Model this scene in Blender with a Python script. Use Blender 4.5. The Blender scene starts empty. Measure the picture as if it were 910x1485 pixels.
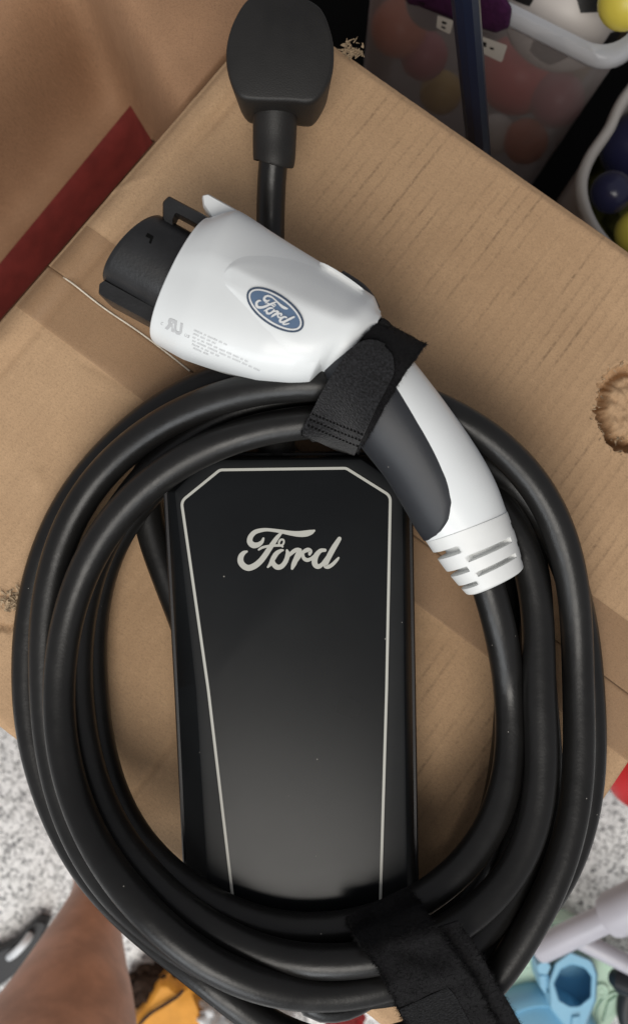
import bpy, bmesh, math, random
import numpy as np
from mathutils import Vector, noise as mnoise
from mathutils.bvhtree import BVHTree

random.seed(7)
SC = bpy.context.scene
COL = SC.collection
R = math.radians

# ------------------------------------------------------------------ camera
CAMZ = 0.5            # camera height above the carton lid (z = 0)
S = 3000.0            # photo pixels per metre on the carton lid
FLOOR = -0.55

def P(u, v, z=0.0):
    k = (CAMZ - z) / CAMZ / S
    return Vector(((u - 455.0) * k, (742.5 - v) * k, z))

cam_d = bpy.data.cameras.new('camera')
cam = bpy.data.objects.new('camera', cam_d); COL.objects.link(cam)
cam.location = (0, 0, CAMZ)
cam_d.sensor_fit = 'VERTICAL'; cam_d.sensor_height = 36.0; cam_d.sensor_width = 22.06
cam_d.lens = 36.0 / (2 * (742.5 / S) / CAMZ)
cam_d.clip_start = 0.01; cam_d.clip_end = 50
cam_d.dof.use_dof = True; cam_d.dof.focus_distance = 0.455; cam_d.dof.aperture_fstop = 11.0
SC.camera = cam

# ------------------------------------------------------------------ light
w = bpy.data.worlds.new('World'); SC.world = w; w.use_nodes = True
bg = w.node_tree.nodes['Background']
bg.inputs['Color'].default_value = (0.95, 0.95, 1.0, 1); bg.inputs['Strength'].default_value = 0.28

def area(name, loc, target, sx, sy, power, color):
    d = bpy.data.lights.new(name, 'AREA'); d.shape = 'RECTANGLE'; d.size = sx; d.size_y = sy
    d.energy = power; d.color = color
    o = bpy.data.objects.new(name, d); COL.objects.link(o); o.location = loc
    o.rotation_euler = (Vector(target) - Vector(loc)).to_track_quat('-Z', 'Y').to_euler()
    return o
area('garage_door_light', (-1.2, -3.2, 1.75), (0, 0, 0), 2.9, 1.6, 72, (0.93, 0.97, 1.0))
area('ceiling_light', (-0.15, -1.45, 2.6), (0, 0, 0), 1.7, 1.3, 55, (1.0, 0.955, 0.885))

SC.view_settings.view_transform = 'Standard'; SC.view_settings.look = 'None'
SC.view_settings.exposure = 0.0; SC.view_settings.gamma = 1.0
SC.view_settings.use_curve_mapping = False
SC.cycles.use_denoising = True
SC.cycles.max_bounces = 8; SC.cycles.transparent_max_bounces = 12

# ------------------------------------------------------------------ materials
def mat(name, col, rough=0.5, spec=0.5, metallic=0.0, var=0.0, vscale=40.0, bump=0.0, bscale=200.0,
        coat=0.0, sheen=0.0, col2=None, rvar=0.0, dust=0.0, wavy=0.0, smudge=0.0):
    m = bpy.data.materials.new(name); m.use_nodes = True
    nt = m.node_tree; N = nt.nodes; L = nt.links
    b = N['Principled BSDF']
    b.inputs['Base Color'].default_value = (*col, 1); b.inputs['Roughness'].default_value = rough
    b.inputs['Specular IOR Level'].default_value = spec; b.inputs['Metallic'].default_value = metallic
    b.inputs['Coat Weight'].default_value = coat; b.inputs['Coat Roughness'].default_value = 0.12
    b.inputs['Sheen Weight'].default_value = sheen; b.inputs['Sheen Roughness'].default_value = 0.6
    tc = N.new('ShaderNodeTexCoord')
    last = None
    if var > 0 or col2:
        n = N.new('ShaderNodeTexNoise'); n.inputs['Scale'].default_value = vscale; n.inputs['Detail'].default_value = 6
        L.new(tc.outputs['Object'], n.inputs['Vector'])
        mx = N.new('ShaderNodeMix'); mx.data_type = 'RGBA'
        c2 = col2 if col2 else tuple(c * (1 - var) for c in col)
        mx.inputs[6].default_value = (*col, 1); mx.inputs[7].default_value = (*c2, 1)
        rp = N.new('ShaderNodeValToRGB'); rp.color_ramp.elements[0].position = 0.35; rp.color_ramp.elements[1].position = 0.65
        L.new(n.outputs['Fac'], rp.inputs['Fac']); L.new(rp.outputs['Color'], mx.inputs[0])
        last = mx.outputs[2]
        if rvar > 0:
            mr = N.new('ShaderNodeMapRange'); mr.inputs['To Min'].default_value = rough - rvar; mr.inputs['To Max'].default_value = rough + rvar
            L.new(n.outputs['Fac'], mr.inputs['Value']); L.new(mr.outputs['Result'], b.inputs['Roughness'])
    if dust > 0:
        v = N.new('ShaderNodeTexVoronoi'); v.inputs['Scale'].default_value = 75; L.new(tc.outputs['Object'], v.inputs['Vector'])
        lt = N.new('ShaderNodeMath'); lt.operation = 'LESS_THAN'; lt.inputs[1].default_value = dust
        L.new(v.outputs['Distance'], lt.inputs[0])
        mx = N.new('ShaderNodeMix'); mx.data_type = 'RGBA'
        mx.inputs[6].default_value = (*col, 1); mx.inputs[7].default_value = (0.32, 0.30, 0.27, 1)
        if last: L.new(last, mx.inputs[6])
        L.new(lt.outputs[0], mx.inputs[0]); last = mx.outputs[2]
    if smudge > 0:
        mp = N.new('ShaderNodeMapping'); mp.inputs['Scale'].default_value = (1, 1, 1); L.new(tc.outputs['Object'], mp.inputs['Vector'])
        sm = N.new('ShaderNodeTexNoise'); sm.inputs['Scale'].default_value = 38; sm.inputs['Detail'].default_value = 8; sm.inputs['Roughness'].default_value = 0.7; sm.inputs['Distortion'].default_value = 1.5
        L.new(mp.outputs['Vector'], sm.inputs['Vector'])
        mr = N.new('ShaderNodeMapRange'); mr.inputs['From Min'].default_value = 0.35; mr.inputs['From Max'].default_value = 0.68
        mr.inputs['To Min'].default_value = rough - smudge * 0.4; mr.inputs['To Max'].default_value = rough + smudge
        L.new(sm.outputs['Fac'], mr.inputs['Value']); L.new(mr.outputs['Result'], b.inputs['Roughness'])
    if last: L.new(last, b.inputs['Base Color'])
    if bump > 0:
        n2 = N.new('ShaderNodeTexNoise'); n2.inputs['Scale'].default_value = bscale; n2.inputs['Detail'].default_value = 4
        L.new(tc.outputs['Object'], n2.inputs['Vector'])
        bp = N.new('ShaderNodeBump'); bp.inputs['Strength'].default_value = bump; bp.inputs['Distance'].default_value = 0.001
        L.new(n2.outputs['Fac'], bp.inputs['Height'])
        if wavy > 0:
            n3 = N.new('ShaderNodeTexNoise'); n3.inputs['Scale'].default_value = 70; n3.inputs['Detail'].default_value = 3
            L.new(tc.outputs['Object'], n3.inputs['Vector'])
            bp2 = N.new('ShaderNodeBump'); bp2.inputs['Strength'].default_value = wavy; bp2.inputs['Distance'].default_value = 0.004
            L.new(n3.outputs['Fac'], bp2.inputs['Height']); L.new(bp2.outputs['Normal'], bp.inputs['Normal'])
        L.new(bp.outputs['Normal'], b.inputs['Normal'])
    return m

def cardboard(name, base, lines=0.0, uvscale=1.0):
    m = bpy.data.materials.new(name); m.use_nodes = True
    nt = m.node_tree; N = nt.nodes; L = nt.links; b = N['Principled BSDF']
    b.inputs['Roughness'].default_value = 0.75; b.inputs['Specular IOR Level'].default_value = 0.25
    tc = N.new('ShaderNodeTexCoord')
    def nz(scale, det=6, vec=None, rough=0.6):
        n = N.new('ShaderNodeTexNoise'); n.inputs['Scale'].default_value = scale; n.inputs['Detail'].default_value = det
        n.inputs['Roughness'].default_value = rough
        L.new(vec or tc.outputs['UV'], n.inputs['Vector']); return n
    def mixc(fac, a, bcol, mode='MIX'):
        mx = N.new('ShaderNodeMix'); mx.data_type = 'RGBA'; mx.blend_type = mode
        if isinstance(a, tuple): mx.inputs[6].default_value = (*a, 1)
        else: L.new(a, mx.inputs[6])
        mx.inputs[7].default_value = (*bcol, 1)
        L.new(fac, mx.inputs[0]); return mx.outputs[2]
    def ramp(x, p0, p1, hi=1.0):
        mr = N.new('ShaderNodeMapRange'); mr.inputs['From Min'].default_value = p0; mr.inputs['From Max'].default_value = p1
        mr.inputs['To Max'].default_value = hi; L.new(x, mr.inputs['Value']); return mr.outputs['Result']
    big = nz(9, 4); mid = nz(55, 6); fine = nz(900, 3, rough=0.7)
    c = mixc(ramp(big.outputs['Fac'], 0.35, 0.7, 0.8), base, tuple(x * y for x, y in zip(base, (0.86, 0.82, 0.78))))
    c = mixc(ramp(mid.outputs['Fac'], 0.45, 0.75, 0.5), c, tuple(x * y for x, y in zip(base, (1.16, 1.16, 1.15))))
    c = mixc(ramp(fine.outputs['Fac'], 0.50, 0.74, 0.75), c, tuple(x * 0.60 for x in base))
    f2 = nz(380, 4, rough=0.75)
    c = mixc(ramp(f2.outputs['Fac'], 0.52, 0.75, 0.6), c, tuple(x * 1.22 for x in base))
    # fibres and flecks
    mp = N.new('ShaderNodeMapping'); mp.inputs['Scale'].default_value = (260, 900, 1); mp.inputs['Rotation'].default_value = (0, 0, 0.5)
    L.new(tc.outputs['UV'], mp.inputs['Vector'])
    fl = N.new('ShaderNodeTexNoise'); fl.inputs['Scale'].default_value = 1.0; fl.inputs['Detail'].default_value = 1
    L.new(mp.outputs['Vector'], fl.inputs['Vector'])
    c = mixc(ramp(fl.outputs['Fac'], 0.74, 0.80, 0.5), c, tuple(x * 0.45 for x in base))
    sc1 = nz(120, 8, rough=0.75); sc2 = nz(14, 3)
    smul = N.new('ShaderNodeMath'); smul.operation = 'MULTIPLY'
    L.new(ramp(sc1.outputs['Fac'], 0.60, 0.74), smul.inputs[0]); L.new(ramp(sc2.outputs['Fac'], 0.48, 0.66, 0.55), smul.inputs[1])
    c = mixc(smul.outputs[0], c, tuple(min(1.0, x * 1.45 + 0.03) for x in base))
    grain = nz(2200, 2, rough=0.8)
    c = mixc(ramp(grain.outputs['Fac'], 0.48, 0.70, 0.65), c, tuple(x * 0.66 for x in base))
    height = fine.outputs['Fac']
    if lines > 0:
        # flutes pressed through the liner: bands along v, broken up by noise
        sep = N.new('ShaderNodeSeparateXYZ'); L.new(tc.outputs['UV'], sep.inputs[0])
        wob = nz(30, 3)
        a0 = N.new('ShaderNodeMath'); a0.operation = 'MULTIPLY_ADD'; a0.inputs[1].default_value = 0.0012
        L.new(wob.outputs['Fac'], a0.inputs[0]); L.new(sep.outputs['X'], a0.inputs[2])
        fr = N.new('ShaderNodeMath'); fr.operation = 'MULTIPLY'; fr.inputs[1].default_value = 2 * math.pi / 0.0062
        L.new(a0.outputs[0], fr.inputs[0])
        sn = N.new('ShaderNodeMath'); sn.operation = 'SINE'; L.new(fr.outputs[0], sn.inputs[0])
        band = ramp(sn.outputs[0], 0.55, 1.0)
        mp2 = N.new('ShaderNodeMapping'); mp2.inputs['Scale'].default_value = (110, 26, 1); L.new(tc.outputs['UV'], mp2.inputs['Vector'])
        brk = nz(1.0, 5, mp2.outputs['Vector'], 0.65)
        br0 = N.new('ShaderNodeMath'); br0.operation = 'MAXIMUM'; br0.inputs[1].default_value = 0.10; L.new(ramp(brk.outputs['Fac'], 0.42, 0.66), br0.inputs[0]); br = br0.outputs[0]
        mp3 = N.new('ShaderNodeMapping'); mp3.inputs['Scale'].default_value = (6, 5, 1); mp3.inputs['Location'].default_value = (3.1, 1.7, 0); L.new(tc.outputs['UV'], mp3.inputs['Vector'])
        zone = ramp(nz(1.0, 2, mp3.outputs['Vector']).outputs['Fac'], 0.54, 0.74, 0.35)
        for (zu, zv, zr) in LINE_ZONES:
            vd = N.new('ShaderNodeVectorMath'); vd.operation = 'DISTANCE'; vd.inputs[1].default_value = (zu, zv, 0)
            L.new(tc.outputs['UV'], vd.inputs[0])
            mxm = N.new('ShaderNodeMath'); mxm.operation = 'MAXIMUM'; L.new(zone, mxm.inputs[0]); L.new(ramp(vd.outputs['Value'], zr * 1.25, zr * 0.35), mxm.inputs[1]); zone = mxm.outputs[0]
        dots = ramp(nz(480, 3).outputs['Fac'], 0.34, 0.60)
        f = None
        for x in (band, br, zone, dots):
            if f is None: f = x; continue
            mu = N.new('ShaderNodeMath'); mu.operation = 'MULTIPLY'; L.new(f, mu.inputs[0]); L.new(x, mu.inputs[1]); f = mu.outputs[0]
        mu = N.new('ShaderNodeMath'); mu.operation = 'MULTIPLY'; mu.inputs[1].default_value = lines; L.new(f, mu.inputs[0])
        c = mixc(mu.outputs[0], c, tuple(x * 0.33 for x in base))
        ad = N.new('ShaderNodeMath'); ad.operation = 'MULTIPLY_ADD'; ad.inputs[1].default_value = -1.2
        L.new(mu.outputs[0], ad.inputs[0]); L.new(fine.outputs['Fac'], ad.inputs[2]); height = ad.outputs[0]
    L.new(c, b.inputs['Base Color'])
    bp = N.new('ShaderNodeBump'); bp.inputs['Strength'].default_value = 0.35; bp.inputs['Distance'].default_value = 0.0006
    L.new(height, bp.inputs['Height']); L.new(bp.outputs['Normal'], b.inputs['Normal'])
    return m

def see_through(name, col, alpha, rough):
    m = bpy.data.materials.new(name); m.use_nodes = True
    nt = m.node_tree; N = nt.nodes; L = nt.links; b = N['Principled BSDF']
    b.inputs['Base Color'].default_value = (*col, 1); b.inputs['Roughness'].default_value = rough
    t = N.new('ShaderNodeBsdfTransparent'); mx = N.new('ShaderNodeMixShader'); mx.inputs[0].default_value = alpha
    L.new(t.outputs[0], mx.inputs[1]); L.new(b.outputs[0], mx.inputs[2])
    L.new(mx.outputs[0], N['Material Output'].inputs['Surface'])
    return m

def floor_material():
    m = bpy.data.materials.new('flake_epoxy'); m.use_nodes = True
    nt = m.node_tree; N = nt.nodes; L = nt.links; b = N['Principled BSDF']
    b.inputs['Roughness'].default_value = 0.32
    tc = N.new('ShaderNodeTexCoord')
    nz = N.new('ShaderNodeTexNoise'); nz.inputs['Scale'].default_value = 160; nz.inputs['Detail'].default_value = 2
    L.new(tc.outputs['Object'], nz.inputs['Vector'])
    add = N.new('ShaderNodeMix'); add.data_type = 'RGBA'; add.inputs[0].default_value = 0.012
    L.new(tc.outputs['Object'], add.inputs[6]); L.new(nz.outputs['Color'], add.inputs[7])
    v = N.new('ShaderNodeTexVoronoi'); v.inputs['Scale'].default_value = 330
    L.new(add.outputs[2], v.inputs['Vector'])
    sep = N.new('ShaderNodeSeparateColor'); L.new(v.outputs['Color'], sep.inputs[0])
    r = N.new('ShaderNodeValToRGB'); r.color_ramp.interpolation = 'CONSTANT'
    els = [(0.0, (0.16, 0.16, 0.165)), (0.10, (0.34, 0.34, 0.34)), (0.22, (0.52, 0.52, 0.51)), (0.36, (0.76, 0.76, 0.75)),
           (0.62, (0.86, 0.86, 0.85)), (0.90, (0.55, 0.55, 0.54))]
    while len(r.color_ramp.elements) < len(els): r.color_ramp.elements.new(0.5)
    for e, (p, c) in zip(r.color_ramp.elements, els): e.position = p; e.color = (*c, 1)
    L.new(sep.outputs[0], r.inputs['Fac']); L.new(r.outputs['Color'], b.inputs['Base Color'])
    return m

T_, R_, B_, L_ = (np.array(x, float) for x in ((396, 4), (1249, 601), (621, 1542), (-309, 815)))
def quad_uv(a, b):
    return (1 - a) * (1 - b) * T_ + a * (1 - b) * R_ + a * b * B_ + (1 - a) * b * L_
def ab_of(u, v):
    a = b = 0.5
    for _ in range(20):
        p = quad_uv(a, b); e = np.array((u, v)) - p
        da = (quad_uv(a + 1e-4, b) - p) / 1e-4; db = (quad_uv(a, b + 1e-4) - p) / 1e-4
        d = np.linalg.solve(np.stack([da, db], 1), e); a += d[0]; b += d[1]
    return a, b
SIDE = 0.365
LINE_ZONES = [(*(SIDE * q for q in ab_of(u, v)), r / S) for u, v, r in ((600, 270, 150), (700, 360, 150), (800, 450, 150), (660, 1080, 170), (870, 740, 150), (560, 200, 90))]
M = {}
M['card'] = cardboard('corrugated_cardboard', (0.515, 0.338, 0.198), 0.74)
M['card2'] = cardboard('smooth_cardboard', (0.33, 0.19, 0.108), 0.0)
M['cardside'] = cardboard('cardboard_side', (0.42, 0.27, 0.15), 0.0)
M['torn'] = mat('torn_paper', (0.50, 0.37, 0.24), 0.9, 0.1, var=0.5, vscale=400, bump=0.8, bscale=700)
M['paper_edge'] = mat('raw_paper_edge', (0.78, 0.70, 0.58), 0.9, 0.1, var=0.2, vscale=300)
M['tape'] = see_through('packing_tape', (0.32, 0.19, 0.10), 0.38, 0.42)
M['redprint'] = mat('red_print', (0.19, 0.026, 0.022), 0.7, 0.3, var=0.25, vscale=80, bump=0.2, bscale=900)
M['floor'] = floor_material()
M['rubber'] = mat('cable_rubber', (0.013, 0.0125, 0.012), 0.34, 0.38, var=0.35, vscale=25, bump=0.06, bscale=900, dust=0.02, wavy=0.07, smudge=0.10)
M['plugblack'] = mat('plug_black', (0.016, 0.015, 0.014), 0.52, 0.4, var=0.3, vscale=60, bump=0.15, bscale=1500, dust=0.02)
M['housing'] = mat('housing_black', (0.022, 0.021, 0.022), 0.48, 0.45, var=0.3, vscale=40, bump=0.12, bscale=2200, dust=0.02)
M['bezel'] = mat('bezel_black', (0.010, 0.011, 0.012), 0.45, 0.18, var=0.3, vscale=30, bump=0.05, bscale=2200, dust=0.016)
M['panel'] = mat('panel_black', (0.007, 0.008, 0.009), 0.26, 0.21, var=0.3, vscale=14, bump=0.02, bscale=2600, dust=0.022, smudge=0.012)
M['cream'] = mat('cream_print', (0.48, 0.475, 0.43), 0.5, 0.4)
M['white'] = mat('white_shell', (0.78, 0.805, 0.81), 0.36, 0.45, var=0.07, vscale=26, coat=0.08, rvar=0.05)
M['boot'] = mat('white_boot', (0.74, 0.75, 0.74), 0.42, 0.5, var=0.08, vscale=60)
M['grip'] = mat('grip_slate', (0.024, 0.026, 0.031), 0.50, 0.45, var=0.2, vscale=40, bump=0.12, bscale=2500, dust=0.02)
M['nose'] = mat('nose_black', (0.020, 0.020, 0.021), 0.40, 0.45, var=0.4, vscale=120, bump=0.10, bscale=800, rvar=0.10, dust=0.03)
M['emblemblue'] = mat('emblem_blue', (0.105, 0.165, 0.265), 0.3, 0.5, coat=0.3)
M['emblemnavy'] = mat('emblem_navy', (0.05, 0.075, 0.12), 0.3, 0.5)
M['silver'] = mat('emblem_silver', (0.72, 0.73, 0.73), 0.3, 0.6)
M['greyprint'] = mat('grey_print', (0.50, 0.51, 0.52), 0.6, 0.3)
M['loop'] = mat('fuzzy_loop_fabric', (0.009, 0.0085, 0.0095), 1.0, 0.05, var=0.6, vscale=900, bump=0.7, bscale=2600, sheen=0.06)
M['hook'] = mat('woven_strap', (0.017, 0.017, 0.019), 0.9, 0.15, var=0.85, vscale=1100, bump=1.0, bscale=1000, sheen=0.12)
M['hookdark'] = mat('dark_woven_strap', (0.0095, 0.0095, 0.0105), 0.95, 0.1, var=0.85, vscale=1100, bump=1.0, bscale=1000, sheen=0.06)
M['stitch'] = mat('stitch_black', (0.004, 0.004, 0.004), 0.9, 0.1)
M['skin'] = mat('skin', (0.70, 0.385, 0.27), 0.5, 0.4, var=0.3, vscale=35, bump=0.25, bscale=500)
M['darkcloth'] = mat('dark_cloth', (0.035, 0.028, 0.033), 0.9, 0.2, var=0.4, vscale=300, bump=0.6, bscale=900)
M['blackrubber'] = mat('black_rubber', (0.014, 0.015, 0.018), 0.45, 0.4)
M['mat'] = mat('shade_black', (0.006, 0.006, 0.006), 0.9, 0.1)
M['bin'] = see_through('frosted_plastic', (0.34, 0.31, 0.31), 0.58, 0.6)
M['binrim'] = see_through('frosted_rim', (0.62, 0.64, 0.68), 0.62, 0.30)
M['tub'] = mat('grey_plastic', (0.40, 0.38, 0.36), 0.45, 0.4, var=0.1, vscale=20)
M['navy'] = mat('navy_plastic', (0.004, 0.009, 0.026), 0.28, 0.5)
M['navyball'] = mat('navy_ball', (0.016, 0.017, 0.055), 0.25, 0.5)
M['red'] = mat('red_plastic', (0.58, 0.030, 0.034), 0.4, 0.4)
M['orangeball'] = mat('orange_plastic', (0.55, 0.10, 0.03), 0.4, 0.4)
M['pink'] = mat('pink_plastic', (0.34, 0.03, 0.07), 0.4, 0.4)
M['yellow'] = mat('yellow_plastic', (0.72, 0.60, 0.09), 0.4, 0.4)
M['ochre'] = mat('ochre_plastic', (0.40, 0.25, 0.03), 0.4, 0.4)
M['ballwhite'] = mat('ball_white', (0.62, 0.58, 0.55), 0.45, 0.4)
M['ballblack'] = mat('ball_black', (0.015, 0.015, 0.016), 0.45, 0.4)
M['purple'] = mat('purple_fabric', (0.06, 0.012, 0.06), 0.8, 0.2, var=0.3, vscale=200, bump=0.5, bscale=500)
M['label'] = mat('label_white', (0.62, 0.60, 0.56), 0.6, 0.3)
M['olive'] = mat('olive_cloth', (0.11, 0.11, 0.030), 0.9, 0.1, var=0.4, vscale=60)
M['mint'] = mat('mint_plastic', (0.52, 0.70, 0.55), 0.35, 0.5, var=0.06, vscale=30)
M['sky'] = mat('blue_plastic', (0.24, 0.50, 0.68), 0.35, 0.5, var=0.08, vscale=30)
M['tube'] = mat('grey_tube', (0.48, 0.47, 0.52), 0.35, 0.5, var=0.1, vscale=30)
M['orange'] = mat('orange_cloth', (0.80, 0.36, 0.05), 0.6, 0.3, var=0.12, vscale=90, bump=0.3, bscale=300)
M['bag'] = mat('white_bag', (0.72, 0.74, 0.76), 0.35, 0.5)
M['brown'] = mat('brown_wad', (0.045, 0.028, 0.020), 0.9, 0.1, var=0.5, vscale=200, bump=0.6, bscale=400)

# ------------------------------------------------------------------ helpers
def link(name, me, m=None, parent=None, smooth=True):
    if m is not None: me.materials.append(m)
    if smooth:
        me.polygons.foreach_set('use_smooth', [True] * len(me.polygons))
    o = bpy.data.objects.new(name, me); COL.objects.link(o)
    if parent is not None: o.parent = parent
    return o

def from_bm(name, bm, m=None, parent=None, smooth=True, sharp=None):
    bmesh.ops.recalc_face_normals(bm, faces=bm.faces[:])
    me = bpy.data.meshes.new(name)
    if sharp is not None:
        for e in bm.edges:
            if len(e.link_faces) == 2 and e.calc_face_angle(0) > R(sharp): e.smooth = False
    bm.to_mesh(me); bm.free()
    return link(name, me, m, parent, smooth)

def rel(pts, parent):
    return pts

def tag(o, label=None, cat=None, group=None, kind=None):
    if label: o['label'] = label
    if cat: o['category'] = cat
    if group: o['group'] = group
    if kind: o['kind'] = kind
    return o

def empty(name, loc, label, cat, group=None):
    o = bpy.data.objects.new(name, None); COL.objects.link(o); o.empty_display_size = 0.02
    o.location = loc
    return tag(o, label, cat, group)

def keep(o, parent):
    """parent o to an Empty without moving it (geometry is in world space)"""
    o.parent = parent
    o.matrix_parent_inverse = __import__('mathutils').Matrix.Translation(-root_loc(parent))
    return o

def root_loc(p):
    return Vector(p.location)

def sub(o, parent):
    o.parent = parent
    return o

def add_loft(bm, rings, caps=(True, True), closed=True):
    vs = [[bm.verts.new(p) for p in r] for r in rings]
    n = len(rings[0])
    for i in range(len(rings) - 1):
        for j in range(n if closed else n - 1):
            k = (j + 1) % n
            bm.faces.new((vs[i][j], vs[i][k], vs[i + 1][k], vs[i + 1][j]))
    if caps[0]: bm.faces.new(vs[0][::-1])
    if caps[1]: bm.faces.new(vs[-1])
    return vs

def catmull(keys, per=12):
    k = [np.array(x, float) for x in keys]
    k = [2 * k[0] - k[1]] + k + [2 * k[-1] - k[-2]]
    out = []
    for i in range(1, len(k) - 2):
        p0, p1, p2, p3 = k[i - 1:i + 3]
        for s in range(per):
            t = s / per
            out.append(0.5 * (2 * p1 + (p2 - p0) * t + (2 * p0 - 5 * p1 + 4 * p2 - p3) * t * t + (3 * p1 - p0 - 3 * p2 + p3) * t ** 3))
    out.append(k[-2])
    return out

def add_tube(bm, pts, rad, n=16, caps=(True, True)):
    pts = [Vector(p) for p in pts]
    rads = rad if isinstance(rad, (list, tuple)) else [rad] * len(pts)
    rings = []
    t0 = (pts[1] - pts[0]).normalized()
    nrm = t0.orthogonal().normalized()
    for i, p in enumerate(pts):
        a = pts[max(i - 1, 0)]; b = pts[min(i + 1, len(pts) - 1)]
        t = (b - a).normalized()
        nrm = (nrm - t * nrm.dot(t)).normalized()
        bi = t.cross(nrm)
        rings.append([p + (nrm * math.cos(2 * math.pi * j / n) + bi * math.sin(2 * math.pi * j / n)) * rads[i] for j in range(n)])
    return add_loft(bm, rings, caps)

def add_lathe(bm, c, axis, prof, n=24):
    """prof: (height along axis, radius)"""
    axis = Vector(axis).normalized(); e1 = axis.orthogonal().normalized(); e2 = axis.cross(e1)
    rings = [[Vector(c) + axis * h + (e1 * math.cos(2 * math.pi * j / n) + e2 * math.sin(2 * math.pi * j / n)) * r for j in range(n)] for h, r in prof]
    return add_loft(bm, rings)

def tube_obj(name, pts, rad, m, n=16, sharp=50):
    bm = bmesh.new(); add_tube(bm, pts, rad, n)
    return from_bm(name, bm, m, sharp=sharp)

def rounded(corners, seg=6):
    """corners: (u, v, radius) -> closed list of (u, v)"""
    out = []
    n = len(corners)
    for i, (u, v, r) in enumerate(corners):
        p = np.array((u, v), float); a = np.array(corners[i - 1][:2], float); b = np.array(corners[(i + 1) % n][:2], float)
        da = (a - p) / np.linalg.norm(a - p); db = (b - p) / np.linalg.norm(b - p)
        ang = math.acos(max(-1, min(1, float(da @ db))))
        d = min(r / math.tan(ang / 2), 0.48 * np.linalg.norm(a - p), 0.48 * np.linalg.norm(b - p))
        s, e = p + da * d, p + db * d
        for k in range(seg + 1):
            t = k / seg
            q = (1 - t) ** 2 * s + 2 * t * (1 - t) * p + t * t * e
            out.append((float(q[0]), float(q[1])))
    return out

def offset_poly(pts, d):
    """move a closed (u, v) outline outwards by d px about its local normals"""
    a = np.array(pts, float); n = len(a)
    area2 = sum(a[i][0] * a[(i + 1) % n][1] - a[(i + 1) % n][0] * a[i][1] for i in range(n))
    sgn = 1 if area2 > 0 else -1
    out = []
    for i in range(n):
        p, c, q = a[i - 1], a[i], a[(i + 1) % n]
        t = q - p; t = t / (np.linalg.norm(t) + 1e-9)
        nrm = np.array((t[1], -t[0])) * sgn
        out.append(tuple(c + nrm * d))
    return out

def prism_rings(outline, levels):
    """levels: (z, offset px) -> rings of 3-D points; the outline is read at the top level, the sides stand upright below it"""
    zr = max(z for z, _ in levels)
    return [[Vector((q.x, q.y, z)) for q in (P(u, v, zr) for u, v in offset_poly(outline, off))] for z, off in levels]

def prism(name, outline, levels, m, parent=None, sharp=35):
    bm = bmesh.new(); add_loft(bm, prism_rings(outline, levels))
    bmesh.ops.triangulate(bm, faces=[f for f in bm.faces if len(f.verts) > 4])
    return from_bm(name, bm, m, parent, sharp=sharp)

def stroke_fill(bm, pts, width_fn, place, lift, per=8):
    """a variable-width pen stroke with round ends; keys (x, y, w); place(x, y, lift) -> 3-D point"""
    k = catmull(pts, per)
    L_, R_ = [], []
    n = len(k)
    for i, p in enumerate(k):
        a = k[max(i - 1, 0)]; b = k[min(i + 1, n - 1)]
        t = (b - a)[:2]; t = t / (np.linalg.norm(t) + 1e-9); nn = np.array((-t[1], t[0]))
        hw = max(p[2], 1) * 0.5 * width_fn
        L_.append(p[:2] + nn * hw); R_.append(p[:2] - nn * hw)
    def capfan(c, t, hw):
        return [c + hw * (np.array((-t[1], t[0])) * math.cos(a) + t * math.sin(a)) for a in np.linspace(0, math.pi, 7)]
    lv = [bm.verts.new(place(x, y, lift)) for x, y in L_]; rv = [bm.verts.new(place(x, y, lift)) for x, y in R_]
    for i in range(n - 1):
        try: bm.faces.new((lv[i], lv[i + 1], rv[i + 1], rv[i]))
        except ValueError: pass
    for idx, sgn in ((0, -1), (n - 1, 1)):
        c = k[idx][:2]; j = 1 if idx == 0 else n - 2
        t = (k[idx] - k[j])[:2]; t = t / np.linalg.norm(t)
        fan = capfan(c, t, max(k[idx][2], 1) * 0.5 * width_fn)
        fv = [bm.verts.new(place(x, y, lift)) for x, y in fan]
        bm.faces.new(fv)

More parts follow.
